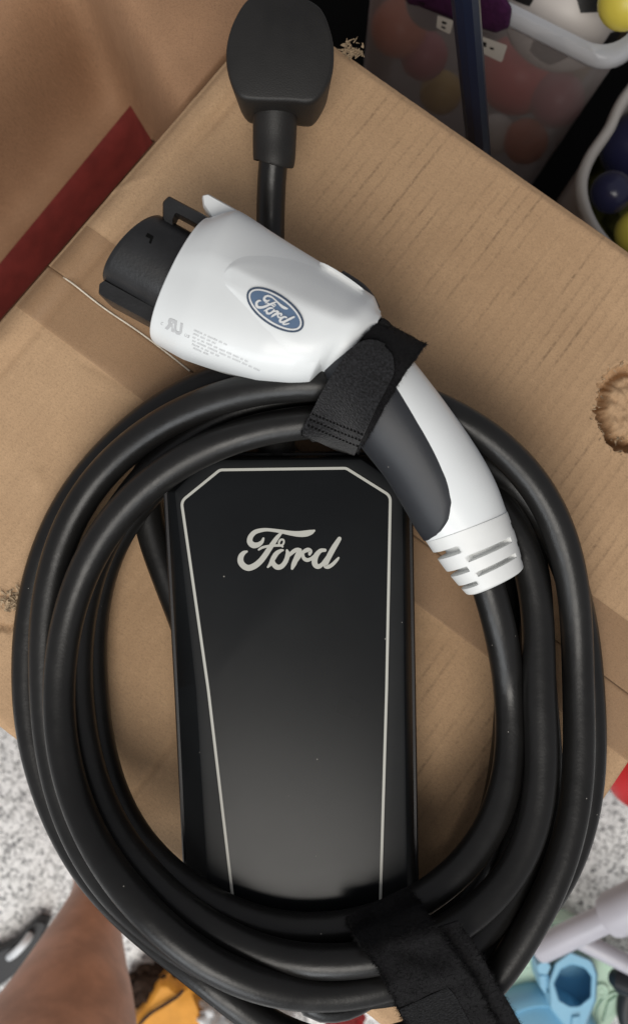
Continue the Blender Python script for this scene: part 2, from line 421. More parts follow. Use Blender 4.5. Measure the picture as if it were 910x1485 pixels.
FORD = [
    # hook and top bar of the F
    [(262, 156, 16), (250, 182, 26), (222, 202, 36), (188, 205, 44), (163, 182, 42), (167, 146, 38), (195, 113, 34), (235, 98, 30), (285, 92, 24),
     (340, 97, 24), (400, 106, 28), (460, 117, 34), (520, 123, 42), (570, 120, 46), (610, 110, 36), (634, 99, 16)],
    # stem and lower curl of the F
    [(392, 116, 18), (362, 150, 30), (330, 195, 36), (300, 240, 38), (272, 282, 40), (240, 322, 42), (200, 355, 44), (155, 372, 44), (118, 358, 44),
     (95, 325, 44), (98, 288, 40), (118, 262, 30), (140, 252, 16)],
    # cross stroke into the small loop
    [(228, 238, 14), (255, 222, 18), (300, 212, 18), (350, 208, 18), (392, 208, 18), (402, 216, 14)],
    [(376, 206, 14), (377, 182, 15), (390, 165, 15), (407, 166, 14), (412, 182, 14), (404, 200, 14), (392, 208, 14)],
    # o
    [(294, 366, 14), (315, 340, 28), (335, 300, 36), (358, 266, 34), (388, 246, 24), (405, 242, 14)],
    [(330, 315, 24), (338, 345, 36), (362, 366, 38), (392, 362, 36), (418, 335, 34), (434, 300, 34), (440, 268, 32), (434, 244, 18)],
    # join and r
    [(440, 292, 18), (462, 268, 26), (490, 246, 30), (515, 238, 28), (532, 246, 24)],
    [(528, 242, 30), (516, 272, 38), (500, 308, 38), (484, 345, 36), (472, 376, 20)],
    [(508, 320, 16), (530, 285, 22), (555, 255, 26), (585, 240, 32), (604, 250, 32), (600, 272, 20)],
    [(552, 268, 16), (556, 298, 26), (580, 314, 28), (610, 305, 24), (640, 280, 22), (668, 252, 22)],
    # d
    [(712, 242, 24), (680, 246, 30), (650, 278, 38), (636, 318, 42), (642, 350, 40), (665, 362, 34), (692, 345, 28), (716, 312, 24), (738, 280, 22)],
    [(818, 158, 30), (798, 190, 36), (772, 232, 40), (745, 282, 40), (722, 330, 38), (718, 356, 36), (738, 364, 28), (768, 346, 26), (798, 315, 22), (812, 298, 14)],
]

# ================================================================== SETTING
bm = bmesh.new()
s = 3.0
vs = [bm.verts.new((x, y, FLOOR)) for x, y in ((-s, -s), (s, -s), (s, s), (-s, s))]
bm.faces.new(vs)
tag(from_bm('floor', bm, M['floor'], smooth=False), 'speckled grey and white flake epoxy garage floor', None, kind='structure')

# ================================================================== CARTON
SEAM = ab_of(185, 470)[1]
HOLE = (912, 592)
HOLE2 = (8, 888)
_rc = random.Random(12)
CREASES = []
for _ in range(26):
    _x, _y, _a, _l = _rc.uniform(0, 0.365), _rc.uniform(0, 0.365), _rc.uniform(0, 6.28), _rc.uniform(0.012, 0.07)
    CREASES.append((_x, _y, _x + _l * math.cos(_a), _y + _l * math.sin(_a), _rc.choice((-1, 1, 1)) * _rc.uniform(0.0003, 0.0009), _rc.uniform(0.0012, 0.003)))
def lid_z(a, b, u, v):
    x, y = a * SIDE, b * SIDE
    z = 0.0007 * mnoise.noise(Vector((x * 14, y * 14, 3.0))) + 0.0003 * mnoise.noise(Vector((x * 60, y * 60, 1.0)))
    # rolled fold along the near-left edge and its pressed crease
    z -= 0.0050 * math.exp(-(x / 0.0035) ** 2)
    z -= 0.0016 * math.exp(-((x - 0.0165) / 0.0030) ** 2) * (0.6 + 0.8 * mnoise.noise(Vector((y * 25, 0, 9))))
    z += 0.0012 * math.exp(-((x - 0.0105) / 0.0035) ** 2)
    for d in (SIDE - x, y, SIDE - y):
        z -= 0.0022 * math.exp(-(d / 0.0022) ** 2)
    # fluting showing through the liner
    z += 0.00012 * math.sin(2 * math.pi * x / 0.0062) * max(0.0, min(1.0, 0.5 + 1.6 * mnoise.noise(Vector((x * 9, y * 9, 6)))))
    for (x0, y0, x1, y1, dp, wd) in CREASES:
        dx_, dy_ = x1 - x0, y1 - y0; L2 = dx_ * dx_ + dy_ * dy_
        tq = max(0.0, min(1.0, ((x - x0) * dx_ + (y - y0) * dy_) / L2))
        dd = math.hypot(x - x0 - tq * dx_, y - y0 - tq * dy_)
        if dd < wd * 3: z -= dp * math.exp(-(dd / wd) ** 2) * math.sin(math.pi * min(1, max(0.02, tq)))
    # crack in the lower flap
    if b > SEAM:
        z -= 0.0020 * math.exp(-((a - ab_of_crack) * SIDE / 0.0008) ** 2) * (1 if b > 0.70 else 0)
    # torn hole: ragged rim, pushed-in liner bulging back up in the middle
    for (hu, hv), ru, rv, dep in ((HOLE, 50, 66, 0.0150), (HOLE2, 34, 26, 0.0030)):
        du, dv = (u - hu) / ru, (v - hv) / rv
        ang = math.atan2(dv, du); rr = math.hypot(du, dv)
        edge = 1 + 0.10 * mnoise.noise(Vector((math.cos(ang) * 3, math.sin(ang) * 3, hu))) + 0.09 * mnoise.noise(Vector((math.cos(ang) * 11, math.sin(ang) * 11, hu)))
        q = rr / edge
        if q < 1:
            up = max(0.0, 1 - (q / 0.79) ** 9)
            cr = abs(mnoise.noise(Vector((u * 0.045, v * 0.045, 5)))) + 0.5 * abs(mnoise.noise(Vector((u * 0.12, v * 0.12, 8))))
            dq = dep * (0.55 + 0.60 * max(0.0, math.cos(ang - 2.3)) ** 0.6 + 0.15 * mnoise.noise(Vector((ang * 2, 0, 7)))) ; z += -dq + up * max(0.0, dq - 0.0024 + 0.0040 * cr)
        elif q < 1.14:
            z += 0.0008 * (1 - (q - 1) / 0.14) * (0.3 + abs(mnoise.noise(Vector((u * .1, v * .1, 2)))) * 1.6)
    return z
ab_of_crack = ab_of(222, 1112)[0]

def lid_patch(name, a0, a1, b0, b1, na, nb, m, parent, dz=0.0, skirt=0.0, jit=None):
    verts, faces, uvs = [], [], []
    for j in range(nb + 1):
        for i in range(na + 1):
            a = a0 + (a1 - a0) * i / na; b = b0 + (b1 - b0) * j / nb
            if jit and j in (0, nb): b += jit * mnoise.noise(Vector((a * 30, b * 9, 4)))
            u, v = quad_uv(a, b)
            z = lid_z(a, b, u, v) + dz
            p = P(u, v, 0); verts.append((p.x, p.y, z)); uvs.append((a * SIDE, b * SIDE))
    W = na + 1
    for j in range(nb):
        for i in range(na):
            k = j * W + i
            faces.append((k, k + W, k + W + 1, k + 1))
    if skirt:
        loop = [i for i in range(W)] + [j * W + na for j in range(1, nb + 1)] + [nb * W + i for i in range(na - 1, -1, -1)] + [j * W for j in range(nb - 1, 0, -1)]
        base = len(verts)
        for k in loop:
            verts.append((verts[k][0], verts[k][1], verts[k][2] - skirt)); uvs.append(uvs[k])
        n = len(loop)
        for i in range(n):
            j = (i + 1) % n
            faces.append((loop[i], loop[j], base + j, base + i))
    me = bpy.data.meshes.new(name); me.from_pydata(verts, [], faces); me.update()
    uvl = me.uv_layers.new(name='UVMap')
    for lp in me.loops: uvl.data[lp.index].uv = uvs[lp.vertex_index]
    bmx = bmesh.new(); bmx.from_mesh(me); bmesh.ops.recalc_face_normals(bmx, faces=bmx.faces[:])
    bmx.to_mesh(me); bmx.free()
    return keep(link(name, me, m), parent)

cx, cy = quad_uv(0.5, 0.5)
c0 = P(cx, cy, 0)
carton = empty('cardboard_box', (c0.x, c0.y, FLOOR), 'large brown cardboard box with torn hole carrying the coiled black charging cable', 'box')
lid_patch('top_flap', 0, 1, 0, SEAM - 0.001, 440, 220, M['card'], carton, 0.0006, 0.0045)
lid_patch('top_flap', 0, 1, SEAM + 0.001, 1, 250, 130, M['card'], carton, 0.0, 0.0045)
corners = [P(*q, 0) for q in (T_, R_, B_, L_)]
for i in range(4):
    p, q = corners[i], corners[(i + 1) % 4]
    inn = (Vector((c0.x, c0.y, 0)) - (p + q) / 2); inn.z = 0; inn.normalize()
    bm = bmesh.new()
    o1, o2 = p + inn * 0.003, q + inn * 0.003
    i1, i2 = p + inn * 0.008, q + inn * 0.008
    uv = bm.loops.layers.uv.new('UVMap')
    ring0 = [Vector((x.x, x.y, FLOOR)) for x in (o1, o2, i2, i1)]
    ring1 = [Vector((x.x, x.y, -0.0065)) for x in (o1, o2, i2, i1)]
    add_loft(bm, [ring0, ring1])
    for f in bm.faces:
        for lp in f.loops:
            d = (lp.vert.co - o1); lp[uv].uv = (math.hypot(d.x, d.y), lp.vert.co.z)
    keep(from_bm('side_wall', bm, M['cardside'], smooth=False), carton)
lid_patch('packing_tape', 0.004, 0.998, SEAM - 0.075, SEAM + 0.070, 120, 16, M['tape'], carton, 0.0011)
# raw paper edge of the upper flap standing up along the seam
k = [P(u, v, 0.0016) for u, v, *_ in catmull([(92, 402), (108, 413), (150, 446), (200, 480), (240, 510), (275, 538)], 6)]
keep(tube_obj('raw_flap_edge', k, 0.00040, M['paper_edge'], 6), carton)

def crumple(name, uv, size, z, m, seed, n=26, amp=0.5, flat=0.6):
    """a small ragged wad of torn ply or cloth as a noisy closed shell"""
    rnd = random.Random(seed)
    c = P(uv[0], uv[1], z); k = (CAMZ - z) / CAMZ / S
    rx, ry = size[0] * k, size[1] * k; rz = size[2]
    bm = bmesh.new()
    bmesh.ops.create_icosphere(bm, subdivisions=4, radius=1)
    for vtx in bm.verts:
        d = vtx.co.normalized()
        q = d * 2.1 + Vector((seed * 3.1, 0, 0))
        f = 1 + amp * (abs(mnoise.noise(q)) * 1.2 + 0.6 * abs(mnoise.noise(q * 2.7)) + 0.4 * abs(mnoise.noise(q * 6)) - 0.55)
        vtx.co = Vector((c.x + d.x * f * rx, c.y + d.y * f * ry, z + max(-flat, d.z) * f * rz))
    return from_bm(name, bm, m)
def torn_fibres(uv, spread, count, seed, z=0.0008, size=7.0):
    """ragged strips of peeled liner, curled up at random: one part"""
    rnd = random.Random(seed); bm = bmesh.new()
    for _ in range(count):
        u, v = uv[0] + rnd.gauss(0, spread[0]), uv[1] + rnd.gauss(0, spread[1])
        a = rnd.uniform(0, 6.28); ln = size * rnd.uniform(0.5, 1.5); wd = size * rnd.uniform(0.12, 0.5); cu = rnd.uniform(-0.2, 1.0) * 0.0022; tw = rnd.uniform(-.6, .6)
        prev = None
        for q in range(6):
            t = q / 5; w2 = wd * (1 - 0.75 * t * rnd.uniform(0.5, 1)) * 0.5
            aa = a + tw * t
            cu_, cv_ = u + math.cos(aa) * ln * t, v + math.sin(aa) * ln * t
            zz = z + cu * t * t + 0.0004 * rnd.random()
            nx, ny = -math.sin(aa) * w2, math.cos(aa) * w2
            row = [bm.verts.new(P(cu_ + nx, cv_ + ny, zz + 0.0003 * rnd.random())), bm.verts.new(P(cu_ - nx, cv_ - ny, zz))]
            if prev: bm.faces.new((prev[0], prev[1], row[1], row[0]))
            prev = row
    return from_bm('torn_liner', bm, M['torn'], smooth=False)
keep(torn_fibres((510, 73), (8, 5), 60, 3, -0.0015, 9), carton)
keep(torn_fibres((16, 874), (9, 7), 70, 4, 0.0004, 10), carton)
for q in range(9):
    a = R(105 + q * 19)
    keep(torn_fibres((HOLE[0] + 50 * math.cos(a), HOLE[1] + 66 * math.sin(a)), (2.5, 3.5), 4, 50 + q, 0.0002, 5), carton)
keep(torn_fibres((899, 634), (7, 4), 12, 5, -0.005, 8), carton)

# ================================================================== BOX BEYOND
nb_root = empty('flat_carton', (P(100, 100, -0.3).x, P(100, 100, -0.3).y, FLOOR), 'brown cardboard carton with a dark red printed band beside the large box', 'box')
def beyond_z(u, v):
    # the panel sags away from a soft crease that runs from the band's end upwards
    ln = (u - 140) * 0.895 - (v - 40) * 0.44       # distance right of the crease, px
    t = 1 / (1 + math.exp(-(ln - 20) / 12.0))
    e = (460 - 1.15 * u - v) / 1.524                 # px from the big box's edge
    dip = math.exp(-((e - 60) / 150.0) ** 2)  # dip shaped deep so the big box's shadow darkens the panel
    return -0.016 - (1 - t) * (0.045 + 0.115 * dip) + 0.0008 * mnoise.noise(Vector((u * .02, v * .02, 0)))
def beyond_patch(name, poly_fn, nu, nv, m, dz, skirt):
    verts, faces, uvs = [], [], []
    for j in range(nv + 1):
        for i in range(nu + 1):
            u, v = poly_fn(i / nu, j / nv)
            p = P(u, v, beyond_z(u, v) + dz); verts.append(tuple(p)); uvs.append((p.x, p.y))
    W = nu + 1
    for j in range(nv):
        for i in range(nu):
            k = j * W + i; faces.append((k, k + W, k + W + 1, k + 1))
    if skirt:
        loop = [i for i in range(W)] + [j * W + nu for j in range(1, nv + 1)] + [nv * W + i for i in range(nu - 1, -1, -1)] + [j * W for j in range(nv - 1, 0, -1)]
        base = len(verts)
        for k in loop:
            verts.append((verts[k][0], verts[k][1], skirt)); uvs.append((uvs[k][0], skirt))
        n = len(loop)
        for i in range(n):
            faces.append((loop[i], loop[(i + 1) % n], base + (i + 1) % n, base + i))
    me = bpy.data.meshes.new(name); me.from_pydata(verts, [], faces); me.update()
    uvl = me.uv_layers.new(name='UVMap')
    for lp in me.loops: uvl.data[lp.index].uv = uvs[lp.vertex_index]
    bmx = bmesh.new(); bmx.from_mesh(me); bmesh.ops.recalc_face_normals(bmx, faces=bmx.faces[:]); bmx.to_mesh(me); bmx.free()
    return keep(link(name, me, m), nb_root)
def bil(q):
    q = [np.array(x, float) for x in q]
    return lambda a, b: tuple((1 - a) * (1 - b) * q[0] + a * (1 - b) * q[1] + a * b * q[2] + (1 - a) * b * q[3])
beyond_patch('top_panel', bil([(-760, 330), (80, -640), (420, -28), (-330, 832)]), 150, 110, M['card2'], 0, FLOOR)
beyond_patch('printed_band', bil([(-310, 758), (189, 153), (222, 207), (-300, 812)]), 110, 14, M['redprint'], 0.0006, 0)

# ================================================================== CHARGER
g0 = P(420, 1000, 0)
charger = empty('portable_charger', (g0.x, g0.y, 0), 'portable electric car charger with coiled black cable and white connector on the box', 'charger')
def part(o): return keep(o, charger)

# ---- control box
ZB, ZM, ZT = 0.0165, 0.036, 0.0500
house = rounded([(236, 712, 10), (288, 655, 12), (532, 654, 12), (598, 700, 10), (603, 1000, 400), (609, 1405, 16), (590, 1425, 10), (290, 1428, 10), (272, 1410, 16), (252, 1000, 400)], 6)
bezel = rounded([(251, 712, 10), (298, 665, 10), (524, 664, 10), (585, 706, 10), (588, 1000, 400), (594, 1405, 12), (580, 1418, 10), (318, 1420, 10), (306, 1405, 12), (282, 1000, 400)], 6)
line_o = rounded([(261, 726, 16), (318, 679.5, 14), (502, 677, 14), (567.5, 718, 16), (562, 1000, 600), (551, 1372, 12), (541, 1383, 8), (356, 1384, 8), (344, 1374, 12), (300, 1000, 600)], 6)
line_i = [tuple(p) for p in offset_poly(line_o, -3.9)]
cb = part(prism('control_box', house, [(ZB, -8), (ZB + 0.002, -3), (0.024, 0), (ZM - 0.0015, 0), (ZM, -2.5)], M['housing']))
bm = bmesh.new()
rings = [[P(u, v, ZM - 0.002) for u, v in offset_poly(house, -7)], [P(u, v, ZM + 0.0035) for u, v in offset_poly(house, -6)]]
rings += [[P(u, v, ZT - 0.0012) for u, v in bezel], [P(u, v, ZT - 0.0003) for u, v in offset_poly(bezel, -2.5)], [P(u, v, ZT) for u, v in offset_poly(bezel, -6)]]
rings += [[P(u, v, ZT) for u, v in offset_poly(line_o, 0.6)], [P(u, v, ZT - 0.0012) for u, v in offset_poly(line_o, 0.5)]]
add_loft(bm, rings, (True, False))
sub(from_bm('bezel', bm, M['bezel'], sharp=30), cb)
bm = bmesh.new()
add_loft(bm, [[P(u, v, ZT - 0.0014) for u, v in offset_poly(line_i, 1.0)], [P(u, v, ZT + 0.00005) for u, v in offset_poly(line_i, 0.6)], [P(u, v, ZT + 0.0001) for u, v in offset_poly(line_i, -0.6)]])
bmesh.ops.triangulate(bm, faces=[f for f in bm.faces if len(f.verts) > 4])
sub(from_bm('face_panel', bm, M['panel'], sharp=30), cb)
bm = bmesh.new()
add_loft(bm, [[P(u, v, ZT - 0.001) for u, v in offset_poly(line_o, 0.4)], [P(u, v, ZT + 0.0003) for u, v in line_o], [P(u, v, ZT + 0.0003) for u, v in line_i], [P(u, v, ZT - 0.001) for u, v in offset_poly(line_i, -0.2)]], (False, False))
sub(from_bm('outline_trim', bm, M['cream'], smooth=False), cb)
bm = bmesh.new()
def place_panel(x, y, lift): return P(330 + x / 5.056, 750 + y / 5.056, ZT + 0.00025 + lift)
for i, st in enumerate(FORD): stroke_fill(bm, st, 1.0, place_panel, 0.00002 * i)
for f in bm.faces:
    f.normal_update()
    if f.normal.z < 0: f.normal_flip()
me = bpy.data.meshes.new('brand_lettering'); bm.to_mesh(me); bm.free()
sub(link('brand_lettering', me, M['cream'], smooth=False), cb)
# gland where the supply cable leaves the box
sub(tube_obj('cable_gland', [P(402, 668, 0.028), P(401, 650, 0.0275), P(401, 632, 0.027), P(401, 630, 0.027)], [0.0086, 0.0086, 0.0080, 0.0070], M['plugblack'], 24), cb)
# two rubber feet carry the box clear of the cable run underneath
for fu, fv in ((300, 720), (545, 720), (330, 1350), (560, 1350)):
    c = P(fu, fv, 0.009)
    bm = bmesh.new()
    add_tube(bm, [(c.x, c.y, 0.0006), (c.x, c.y, 0.002), (c.x, c.y, ZB + 0.0006)], [0.006, 0.007, 0.007], 16)
    sub(from_bm('rubber_foot', bm, M['blackrubber'], sharp=40), cb)

# ---- coil of charging cable
CU, CV = 445.0, 1000.0
RAD = 0.0072
turns = [
    [(293, 36), (340, 48), (350, 66), (330, 32), (310, 12), (362, 14), (400, 30), (390, 20)],
    [(336, 42), (402, 54), (395, 69), (352, 42), (333, 22), (376, 22), (428, 32), (388, 10)],
    [(338, 12), (424, 28), (442, 68), (388, 52), (360, 40), (374, 40), (388, 47), (424, 18)],
    [(409, 10), (466, 18), (438, 50), (406, 32), (380, 26), (431, 32), (444, 46), (447, 40)],
    [(393, 36), (465, 48), (536, 46), (424, 16), (406, 9), (445, 10), (470, 32), (404, 12)],
]
keys = []
for t in turns: keys += t
keys += [(332, 10), (384, 10)]
keys_full = [(0, k) for k in keys]
dense = []
n = len(keys)
def ck(i): return np.array(keys[min(max(i, 0), n - 1)], float)
SUBD = 12
for i in range(n - 1):
    p0, p1, p2, p3 = ck(i - 1), ck(i), ck(i + 1), ck(i + 2)
    for sidx in range(SUBD):
        t = sidx / SUBD
        rz = 0.5 * (2 * p1 + (p2 - p0) * t + (2 * p0 - 5 * p1 + 4 * p2 - p3) * t * t + (3 * p1 - p0 - 3 * p2 + p3) * t ** 3)
        th = (i + t) * math.pi / 4
        deg = math.degrees(th) - 360 * 4
        rz[0] += 14 * math.exp(-((deg - 62) / 14.0) ** 2)
        rz[0] -= 52 * math.exp(-((deg - 108) / 20.0) ** 2)      # the outermost turn is pulled in left of the strap
        dense.append((CU + rz[0] * math.cos(th), CV + rz[0] * math.sin(th), rz[1] / 1000))
start = catmull([(702, 836, 0.055), (716, 878, 0.0530), (727, 924, 0.0480), (734, 964, 0.0415), dense[0], dense[6]], 6)[:-7]
tail = catmull([dense[-4], dense[-1], (640, 1320, 0.0085), (540, 1352, 0.0085), (430, 1270, 0.0085), (330, 1110, 0.0085), (288, 960, 0.0085), (247, 850, 0.0085), (216, 760, 0.0085), (216, 668, 0.0085),
                (290, 612, 0.012), (440, 575, 0.028), (600, 616, 0.014), (706, 770, 0.0085), (738, 960, 0.0085), (722, 1160, 0.0085), (660, 1310, 0.014), (580, 1400, 0.018),
                (510, 1452, 0.020), (458, 1456, 0.024), (440, 1424, 0.025)], 10)
tail = tail[10:]
path = [np.array(p, float) for p in start] + [np.array(p, float) for p in dense] + [np.array(p, float) for p in tail]
# resample evenly
pa = np.array(path)
seg = np.r_[0, np.cumsum(np.linalg.norm(np.diff(pa[:, :2], axis=0), axis=1))]
NS = int(seg[-1] / 16)
tt = np.linspace(0, seg[-1], NS)
pa = np.stack([np.interp(tt, seg, pa[:, c]) for c in range(3)], 1)
gk = np.exp(-0.5 * (np.arange(-6, 7) / 1.8) ** 2); gk /= gk.sum()
sm_ = np.stack([np.convolve(np.pad(pa[:, c], 6, mode='reflect', reflect_type='odd'), gk, 'valid') for c in range(3)], 1)
pa[2:-10] = sm_[2:-10]
# settle the strands: keep the order of the layers and push overlapping ones apart
def inside(poly, x, y):
    c = np.zeros(len(x), bool); j = len(poly) - 1
    for i in range(len(poly)):
        xi, yi = poly[i]; xj, yj = poly[j]
        cond = ((yi > y) != (yj > y)) & (x < (xj - xi) * (y - yi) / (yj - yi + 1e-12) + xi)
        c ^= cond; j = i
    return c
z = pa[:, 2].copy(); z_init = z.copy()
over_box = inside(offset_poly(house, 18), pa[:, 0], pa[:, 1]) & (z_init > 0.030)
idx = np.arange(NS)
supply_keys = [(397, 226, 0.0310), (394, 262, 0.0265), (392, 320, 0.0190), (392, 400, 0.0150), (396, 500, 0.0150), (400, 585, 0.0185), (401, 640, 0.0275)]
LO = np.where(over_box, ZT + RAD + 0.0004, RAD + 0.0004)
LO = np.array([LO[max(0, i - 4):i + 5].max() for i in range(NS)])
LO = np.array([LO[max(0, i - 5):i + 6].mean() for i in range(NS)])
LO[-14:] = RAD
for it in range(90):
    kk = (CAMZ - z) / CAMZ / S
    X = (pa[:, 0] - 455) * kk; Y = (742.5 - pa[:, 1]) * kk
    d2 = (X[:, None] - X[None]) ** 2 + (Y[:, None] - Y[None]) ** 2
    near = (d2 < (2 * RAD) ** 2) & (np.abs(idx[:, None] - idx[None]) > 8)
    req = np.sqrt(np.maximum((2 * RAD) ** 2 - d2, 0)) * near
    sg = np.sign(z_init[:, None] - z_init[None])
    gap = sg * (z[:, None] - z[None])
    push = np.where(near, np.maximum(req - gap, 0) * sg, 0)
    up = push.max(1); dn = push.min(1)
    z += 0.35 * (up + dn)
    lo = LO
    u_ = pa[:, 0]; v_ = pa[:, 1]
    over_supply = (np.abs(u_ - 397) < 34) & (v_ < 650) & (v_ > 470)
    lo = np.where(over_supply, np.maximum(lo, 0.015 + 0.0066 + RAD), lo)
    if it < 82:
        zs = z.copy(); zs[1:-1] = 0.25 * z[:-2] + 0.5 * z[1:-1] + 0.25 * z[2:]; z = zs
    z = np.maximum(z, lo)
    under = inside(house, pa[:, 0], pa[:, 1]) & (z_init < 0.030)
    z = np.where(under & (pa[:, 1] < 1380), np.minimum(z, ZB - RAD - 0.0003 + 0.001), z)
    z[:20] = pa[:20, 2]
    z[-10:] = pa[-10:, 2]
gk = np.exp(-0.5 * (np.arange(-9, 10) / 3.6) ** 2); gk /= gk.sum()
zz_ = np.convolve(np.pad(z, 9, mode='edge'), gk, 'valid'); bw = np.clip((np.arange(NS) - 5) / 22.0, 0, 1); bw = bw * bw * (3 - 2 * bw); z = pa[:, 2] * (1 - bw) + zz_ * bw
cable_pts = [P(pa[i, 0], pa[i, 1], z[i]) for i in range(NS)]
CABLE = np.array([tuple(p) for p in cable_pts])
print('cable z max', z.max(), 'points', NS)
bm = bmesh.new(); add_tube(bm, cable_pts, RAD, 20)
part(from_bm('charging_cable', bm, M['rubber']))
# ---- supply cable
sk = [P(*q) for q in catmull(supply_keys, 8)]
part(tube_obj('supply_cable', sk, 0.0066, M['rubber'], 20))

# ---- wall plug
plk = [(355, 0), (338, 28), (328.5, 58), (327, 84), (331, 108), (340, 131), (353, 143), (381, 146), (420, 147), (448, 149), (462, 142), (473, 126), (481, 106), (484, 80), (482, 52), (471, 19), (456, 2), (430, -9), (400, -11), (372, -8)]
pl = [tuple(q) for q in catmull(plk[-2:] + plk + plk[:2], 5)[10:10 + 5 * len(plk)]]
PZ0, PZ1 = 0.022, 0.058
bm = bmesh.new()
# rings: base a little smaller, then straight side and softly rounded face
add_loft(bm, prism_rings(pl, [(PZ0, -14), (PZ0 + 0.0015, -9), (PZ0 + 0.006, -6), (PZ1 - 0.0035, 0), (PZ1 - 0.0015, -1.0), (PZ1 - 0.0004, -3.0), (PZ1, -6)]))
bmesh.ops.triangulate(bm, faces=[f for f in bm.faces if len(f.verts) > 4])
plug = part(from_bm('wall_plug', bm, M['plugblack'], sharp=50))
kz = catmull([(401, 100, 0.0385), (400, 140, 0.0385), (399, 165, 0.0365), (398, 200, 0.033), (397.5, 226, 0.0315), (397.3, 234, 0.0310), (397, 236, 0.0308)], 4)
rr = np.interp(np.linspace(0, 1, len(kz)), [0, 0.3, 0.55, 0.92, 0.97, 1], [0.0100, 0.0100, 0.0098, 0.0092, 0.0088, 0.0074])
bm = bmesh.new(); add_tube(bm, [P(*q) for q in kz], list(rr), 28)
sub(from_bm('strain_relief', bm, M['plugblack'], sharp=40), plug)
# blades below the plug, resting on the carton
for du, dv, wd in ((-28, 50, 4), (28, 50, 4), (0, 22, 4), (0, 84, 6)):
    c = P(406 + du, dv, 0.012)
    bm = bmesh.new(); bmesh.ops.create_cube(bm, size=1)
    for vtx in bm.verts: vtx.co = Vector((c.x + vtx.co.x * 0.0022 * (3 if wd == 6 else 1), c.y + vtx.co.y * 0.007, 0.0125 + vtx.co.z * 0.022))
    sub(from_bm('blade', bm, M['silver'], smooth=False), plug)

# ---- connector
def station_ring(E1, E2, zc, ht, n=48, ex=2.5, bow=0.0, axis=(1, 0), grow=0.0, facet=0.0):
    e1, e2 = np.array(E1, float), np.array(E2, float)
    c = (e1 + e2) / 2; h = (e1 - e2) / 2
    L0 = np.linalg.norm(h); h = h * (L0 + grow) / L0
    out = []
    for j in range(n):
        ph = 2 * math.pi * j / n
        cs, sn = math.cos(ph), math.sin(ph)
        a = math.copysign(abs(cs) ** (2 / ex), cs); b = math.copysign(abs(sn) ** (2 / ex), sn)
        zz = zc + b * ht * (1 - facet * max(0.0, (a - 0.16) / 0.84) if sn > 0 else 1)
        q = c + h * a + np.array(axis) * bow * (1 - a * a)
        # silhouette points were read off the picture at the mid height zc
        k = (CAMZ - zc) / CAMZ / S
        out.append(Vector(((q[0] - 455) * k, (742.5 - q[1]) * k, zz)))
    return out
def interp_st(st, per):
    arr = [np.array([*a[0], *a[1], *a[2:]], float) for a in st]
    return catmull(arr, per)
body_st = [((309, 322), (224, 497), .060, .0245, 2.8, 4), ((349, 312), (262, 518), .062, .0268, 3.2, 3), ((398, 342), (318, 537), .065, .0272, 3.4, 2), ((448, 372), (372, 553), .068, .0262, 3.3, 1),
           ((490, 397), (418, 558), .070, .0245, 3.0, 0), ((520, 416), (448, 557), .071, .0225, 2.7, 0), ((542, 432), (466, 540), .072, .0205, 2.4, 0), ((553, 462), (490, 552), .072, .0180, 2.2, 0)]
bs = interp_st(body_st, 8)
_lin = [np.array([*a[0], *a[1], *a[2:]], float) for a in body_st]
for _i in range(len(bs)):
    _k = min(_i // 8, len(_lin) - 2); _t = _i / 8 - _k
    bs[_i] = bs[_i] * 0.35 + (_lin[_k] * (1 - _t) + _lin[_k + 1] * _t) * 0.65
ax = np.array((-0.87, -0.48))
rings = [station_ring(q[0:2], q[2:4], q[4], q[5], 96, q[6], q[7], ax, 0.0, 0.60 * (lambda t: 0.2 + 0.8 * t * t * (3 - 2 * t))(min(1.0, i / 24)) * (lambda t: t * t * (3 - 2 * t))(min(1.0, (len(bs) - i) / 18))) for i, q in enumerate(bs)]
first = rings[0]
cen = sum(first, Vector()) / len(first)
lip = [[cen + (p - cen) * f + Vector((ax[0], -ax[1], 0)) * d for p in first] for f, d in ((0.90, -0.012), (0.93, 0.0002), (0.97, 0.0011), (0.99, 0.0007))]
bm = bmesh.new(); add_loft(bm, lip + rings)
# guard fin over the latch
fin = rounded([(291, 281, 5), (302, 279, 6), (350, 306, 30), (410, 345, 10), (380, 380, 20), (322, 348, 16), (309, 327, 16), (305, 316, 16), (293, 297, 10)], 5)
add_loft(bm, prism_rings(fin, [(.046, -3), (.048, -0.6), (.050, 0), (.0625, 0), (.0650, -0.8), (.0665, -3.5)]))
bmesh.ops.triangulate(bm, faces=[f for f in bm.faces if len(f.verts) > 4])
conn = part(from_bm('connector_shell', bm, M['white'], sharp=30))
dg = bpy.context.evaluated_depsgraph_get()
def bvh_of(*objs):
    vv, ff = [], []
    for o in objs:
        b0 = len(vv)
        vv += [v.co.copy() for v in o.data.vertices]
        ff += [[b0 + i for i in p.vertices] for p in o.data.polygons]
    return BVHTree.FromPolygons(vv, ff)
BV = bvh_of(conn)
EYE = Vector((0, 0, CAMZ))
def onto(u, v, lift, bv=None):
    d = (P(u, v, 0) - EYE).normalized()
    loc, nr, _, _ = (bv or BV).ray_cast(EYE, d)
    if loc is None: return P(u, v, 0.08)
    if nr.dot(d) > 0: nr = -nr
    return loc + nr * lift

